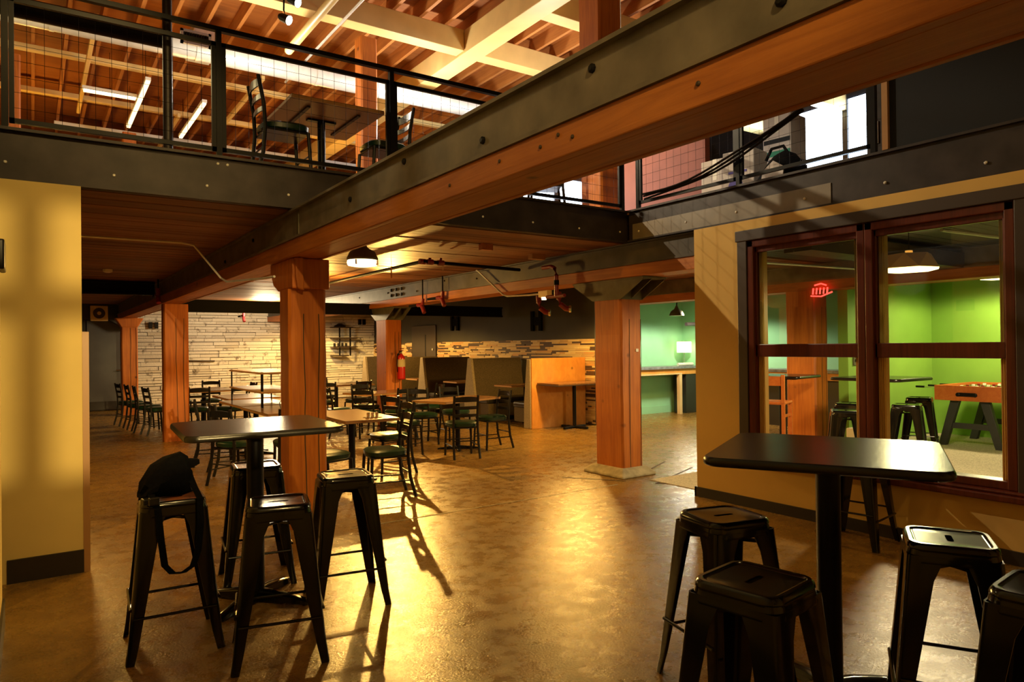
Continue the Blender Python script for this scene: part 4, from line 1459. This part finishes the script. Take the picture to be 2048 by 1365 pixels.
for k in range(2):
    R = Matrix.Rotation(k * PI / 2 + .2, 4, 'Z')
    MB().box(-.30, -.03, 0, .30, .03, .045, R).build('base_bar', 'iron', tt, False, .01)

# fire extinguisher
fe = thing('fire_extinguisher', 'red fire extinguisher hanging on the yellow post', 'extinguisher', (5.85, 12.285, .90))
MB().lathe([(.06, 0), (.078, .02), (.078, .40), (.065, .45), (.03, .48), (.022, .50)], 20).build('cylinder', 'redext', fe, True)
MB().lathe([(.0795, .245), (.0795, .39)], 20).build('label', 'paper', fe, True)
MB().tube([(0, 0, .5), (0, 0, .55)], .022, 10).build('valve', 'chrome', fe, True)
MB().box(-.012, -.09, .55, .012, .05, .565).box(-.012, -.10, .585, .012, .03, .60).build('handle', 'red', fe, False, .004)
MB().tube([(0, -.03, .54), (-.05, -.05, .54), (-.095, -.03, .45), (-.10, -.02, .3), (-.09, -.02, .15)], .009, 8).build('hose', 'iron', fe, True)
MB().box(-.03, .078, .3, .03, .108, .5).build('wall_hook', 'iron', fe)

# wall brackets for screens, shelf and fittings on the far walls
for yy, z0, lab in ((15.3, 1.92, 'black screen bracket on the dark wall, left one'), (11.85, 1.83, 'black screen bracket on the dark wall, right one above the plywood')):
    t = thing('screen_bracket', lab, 'bracket', (8.79, yy, z0))
    for s in (-.16, .12):
        MB().box(-.05, s - .045, 0, -.005, s + .045, .42).build('arm_rail', 'canvas', t)
    MB().box(-.04, -.16, .12, -.002, .12, .29).build('plate', 'canvas', t)
ws_ = thing('wall_shelf', 'black hanging shelf with small things on the white stone wall', 'shelf', (7.55, 20.15, 1.0))
for z, x0, x1 in ((1.12, -.2, .42), (.80, -.2, .55), (.53, -.2, .55), (.27, -.2, .28)):
    MB().box(x0, -.14, z, x1, .16, z + .03).build('board', 'trim', ws_)
for xx in (0, .33):
    MB().box(xx - .02, -.12, .28, xx + .02, -.09, 1.15).build('upright', 'iron', ws_)
MB().lathe([(.05, .10), (.17, .03), (.18, 0)], 14, None, (.05, 0, 1.15)).build('dark_bowl', 'iron', ws_, True)
for q in range(4):
    MB().tube([(-.12 + .12 * q, 0, .56), (-.12 + .12 * q, 0, .66)], .035, 8).build('jar', 'iron', ws_, True)
for xa, za, lab in ((2.5, 2.08, 'pair of small black boxes high on the white stone wall at the left'), (8.25, 2.22, 'pair of small black boxes high on the white stone wall at the right')):
    t = thing('wall_box', lab, 'box', (xa, 20.3, za))
    for s in (0, .14):
        MB().box(s, -.05, 0, s + .08, .04, .17).build('box', 'iron', t)
tag(MB().tube([(3.4, 20.3, 1.22), (4.1, 20.28, 1.20)], .02, 6).build('wall_rod', 'trim', None, True), 'thin dark rod on the white stone wall right of the slim post', 'rod')

# ================================================================== GREEN ROOMS
bcn = thing('bar_counter', 'grey stone bar counter on pale wooden legs before the mint wall', 'counter', (11.8, 10.45, 0))
MB().box(-2.4, -.05, .985, .38, .42, 1.04).build('stone_top', 'counter', bcn, False, .006)
MB().box(-2.38, .0, .86, .36, .38, .985).build('apron', 'ply', bcn)
MB().box(-2.38, -.03, .865, -.15, .0, .89).build('rail', 'pale', bcn)
for xx in (-2.2, -.20):
    MB().box(xx - .04, -.03, 0, xx + .04, .05, .86).build('leg', 'pale', bcn)
MB().box(.02, .02, 0, .36, .38, .86).build('counter_shadow', 'base', bcn)  # dark box standing in for the shadow under the counter
bcl = thing('back_counter', 'second stone counter seen through the left sash window', 'counter', (11.4, 7.4, 0))
MB().box(-.2, -.9, .985, .3, 1.3, 1.04).build('stone_top', 'counter', bcl, False, .006)
MB().box(-.17, -.87, .86, .27, 1.27, .985).build('apron', 'ply', bcl)
MB().box(-.1, -.8, 0, .2, 1.2, .86).build('body', 'base', bcl)
t = thing('barn_lamp', 'dark dome pendant lamp before the mint green wall', 'lamp', (10.48, 9.5, 2.08))
MB().lathe([(.145, 0), (.14, .03), (.11, .09), (.05, .13), (.03, .17), (.02, .2)], 22).build('shade', 'bracket', t, True)
MB().tube([(0, 0, .2), (.02, 0, .4), (.02, 0, .6)], .012, 6).build('stem', 'iron', t)
t = thing('rail_arm', 'dark horizontal pipe arm in front of the mint wall', 'pipe', (11.3, 9.9, 1.93))
MB().tube([(-.1, 0, 0), (.9, 0, .02)], .04, 10).build('arm', 'steel', t, True)
t = thing('table_lamp', 'white square table lamp on the bar counter', 'lamp', (11.92, 10.6, 1.04))
MB().lathe([(.06, 0), (.055, .015), (.01, .02), (.01, .3)], 12).build('stand', 'chrome', t, True)
MB().box(-.13, -.1, .29, .13, .1, .53).build('lamp_shade', 'greenglow', t, False, .01)
tag(MB().tube([(11.6, 10.5, 1.075), (12.05, 10.48, 1.075)], .035, 10).build('foil_roll', 'galv', None, True), 'silver roll lying on the bar counter', 'roll')
bc_ = thing('bar_chair', 'orange wooden bar chair seen through the left sash window', 'chair', (7.9, 5.55, 0), R_(20))
MB().box(-.2, -.2, .74, .2, .2, .775).build('seat', 'orangewood', bc_, False, .01)
for sx in (-1, 1):
    for sy in (-1, 1):
        MB().box(sx * .18 - .02, sy * .18 - .02, 0, sx * .18 + .02, sy * .18 + .02, 1.12 if sx < 0 else .74).build('leg', 'orangewood', bc_)
for z in (.28, .58):
    MB().box(-.17, -.19, z, .17, -.17, z + .03).box(-.17, .17, z, .17, .19, z + .03).build('stretcher', 'orangewood', bc_)
MB().box(-.195, -.17, .98, -.175, .17, 1.1).build('back_slat', 'orangewood', bc_)
MB().box(.16, -.17, .24, .19, .17, .26).build('foot_plate', 'chrome', bc_)
fz = thing('foosball_table', 'orange wooden foosball table with black A-shaped legs', 'game table', (11.5, 4.5, 0))
bx_ = MB().box(-.62, -.43, .665, -.59, .43, .88).box(.59, -.43, .665, .62, .43, .88).box(-.59, -.43, .665, .59, -.40, .88).box(-.59, .40, .665, .59, .43, .88)
bx_.build('body', 'orangewood', fz, False, .006)
MB().box(-.59, -.40, .72, .59, .40, .75).build('play_field', 'grass', fz)
MB().tube([(-.645, -.11, .755), (-.62, -.11, .755)], .03, 10).tube([(-.645, .11, .755), (-.62, .11, .755)], .03, 10).box(-.64, -.12, .73, -.62, .12, .785).build('ball_cup', 'iron', fz, False, .01)
for k in range(6):
    xx = -.48 + .19 * k
    d_ = .16 if k % 2 else -.02
    MB().tube([(xx, -.62 - d_ * .5, .84), (xx, .62 - d_ * .5, .84)], .008, 8).build('rod', 'chrome', fz, True)
    s = 1 if k % 2 == 0 else -1
    MB().tube([(xx, s * (.62) - d_ * .5, .84), (xx, s * .74 - d_ * .5, .84)], .016, 8).build('handle', 'iron', fz, True)
    for q in (-.2, .0, .2):
        MB().box(xx - .012, q - .02, .79, xx + .012, q + .02, .87).build('player', 'red' if s > 0 else 'white', fz, False, .004)
for sx in (-.50, .50):
    for s in (-1, 1):
        MB().sections([[(sx - .045, s * .37 - .05, 0), (sx + .045, s * .37 - .05, 0), (sx + .045, s * .37 + .05, 0), (sx - .045, s * .37 + .05, 0)],
                       [(sx - .04, s * .19 - .06, .665), (sx + .04, s * .19 - .06, .665), (sx + .04, s * .19 + .06, .665), (sx - .04, s * .19 + .06, .665)]]).build('leg', 'greyblk', fz, False, .006)
    MB().box(sx - .02, -.29, .26, sx + .02, .29, .34).build('leg_brace', 'greyblk', fz)


def folded_lamp(x, y, z, r, label):
    t = thing('folded_pendant', label, 'lamp', (x, y, z), R_(15))
    n = 6
    a = [(r * .78 * math.cos(2 * PI * k / n), r * .78 * math.sin(2 * PI * k / n), .17) for k in range(n)]
    b_ = [(r * math.cos(2 * PI * (k + .5) / n), r * math.sin(2 * PI * (k + .5) / n), .025) for k in range(n)]
    mb = MB()
    fs = []
    for k in range(n):
        fs.append((k, (k + 1) % n, n + k))
        fs.append(((k + 1) % n, n + (k + 1) % n, n + k))
    mb.add(a + b_, fs)
    mb.build('shade', 'shade', t, fix=False)
    ring = MB()
    ring.sections([[(p[0], p[1], .022) for p in b_], [(p[0] * .97, p[1] * .97, .0) for p in b_]])
    ring.build('light_panel', 'greenglow', t)
    MB().tube([(0, 0, .13), (0, 0, .21)], .035, 10).build('cap', 'pale', t, True)
    MB().tube([(0, 0, .21), (0, 0, 2.67 - z)], .004, 6).build('cord', 'iron', t)
    return t


folded_lamp(7.45, 3.6, 2.25, .27, 'folded facet pendant lamp glowing behind the right sash window')
folded_lamp(11.4, 4.25, 2.40, .25, 'second facet pendant lamp at the right window edge, further back')
t = thing('neon_sign', 'small red glowing neon sign behind the left sash window', 'sign', (9.36, 5.75, 2.2))
for q in range(5):
    MB().tube([(0, .13 - .055 * q, .02), (0, .12 - .055 * q, .11)], .011, 6).build('neon_tube', 'neon', t, True)
MB().tube([(0, .16, .0), (0, 0, -.015), (0, -.17, .04)], .011, 6).build('neon_tube', 'neon', t, True)
MB().tube([(0, .10, .15), (0, 0, .17), (0, -.08, .14)], .011, 6).build('neon_tube', 'neon', t, True)
for xx, lab in ((9.95, 'dark wall plate on the green wall left of the mullion'), (10.75, 'dark wall plate on the green wall right of the mullion')):
    t = thing('wall_plate', lab, 'plate', (xx, 5.6, 1.18))
    MB().box(-.05, -.02, 0, .05, 0, .20).build('plate', 'bracket', t)
    MB().box(-.02, -.028, .11, .02, -.02, .15).box(-.02, -.028, .05, .02, -.02, .09).build('socket', 'iron', t)
tag(MB().box(9.55, 5.35, 0.006, 9.72, 5.52, .30).build('waste_bin', 'white', None, False, .02), 'small white bin at the foot of the green wall end', 'bin')
for yy, z, lab in ((5.25, 2.48, 'thin pale pipe under the ceiling of the games room, upper'), (2.6, 2.40, 'thin pale pipe under the ceiling of the games room, lower')):
    tag(MB().tube([(5.9, yy, z), (12.2, yy - .6, z)], .015, 6).build('conduit', 'galv', None, True), lab, 'conduit')
tag(MB().box(6.2, 3.9, 2.42, 12.2, 4.2, 2.60).build('ceiling_duct', 'trim'), 'dark duct under the ceiling of the games room', 'duct')
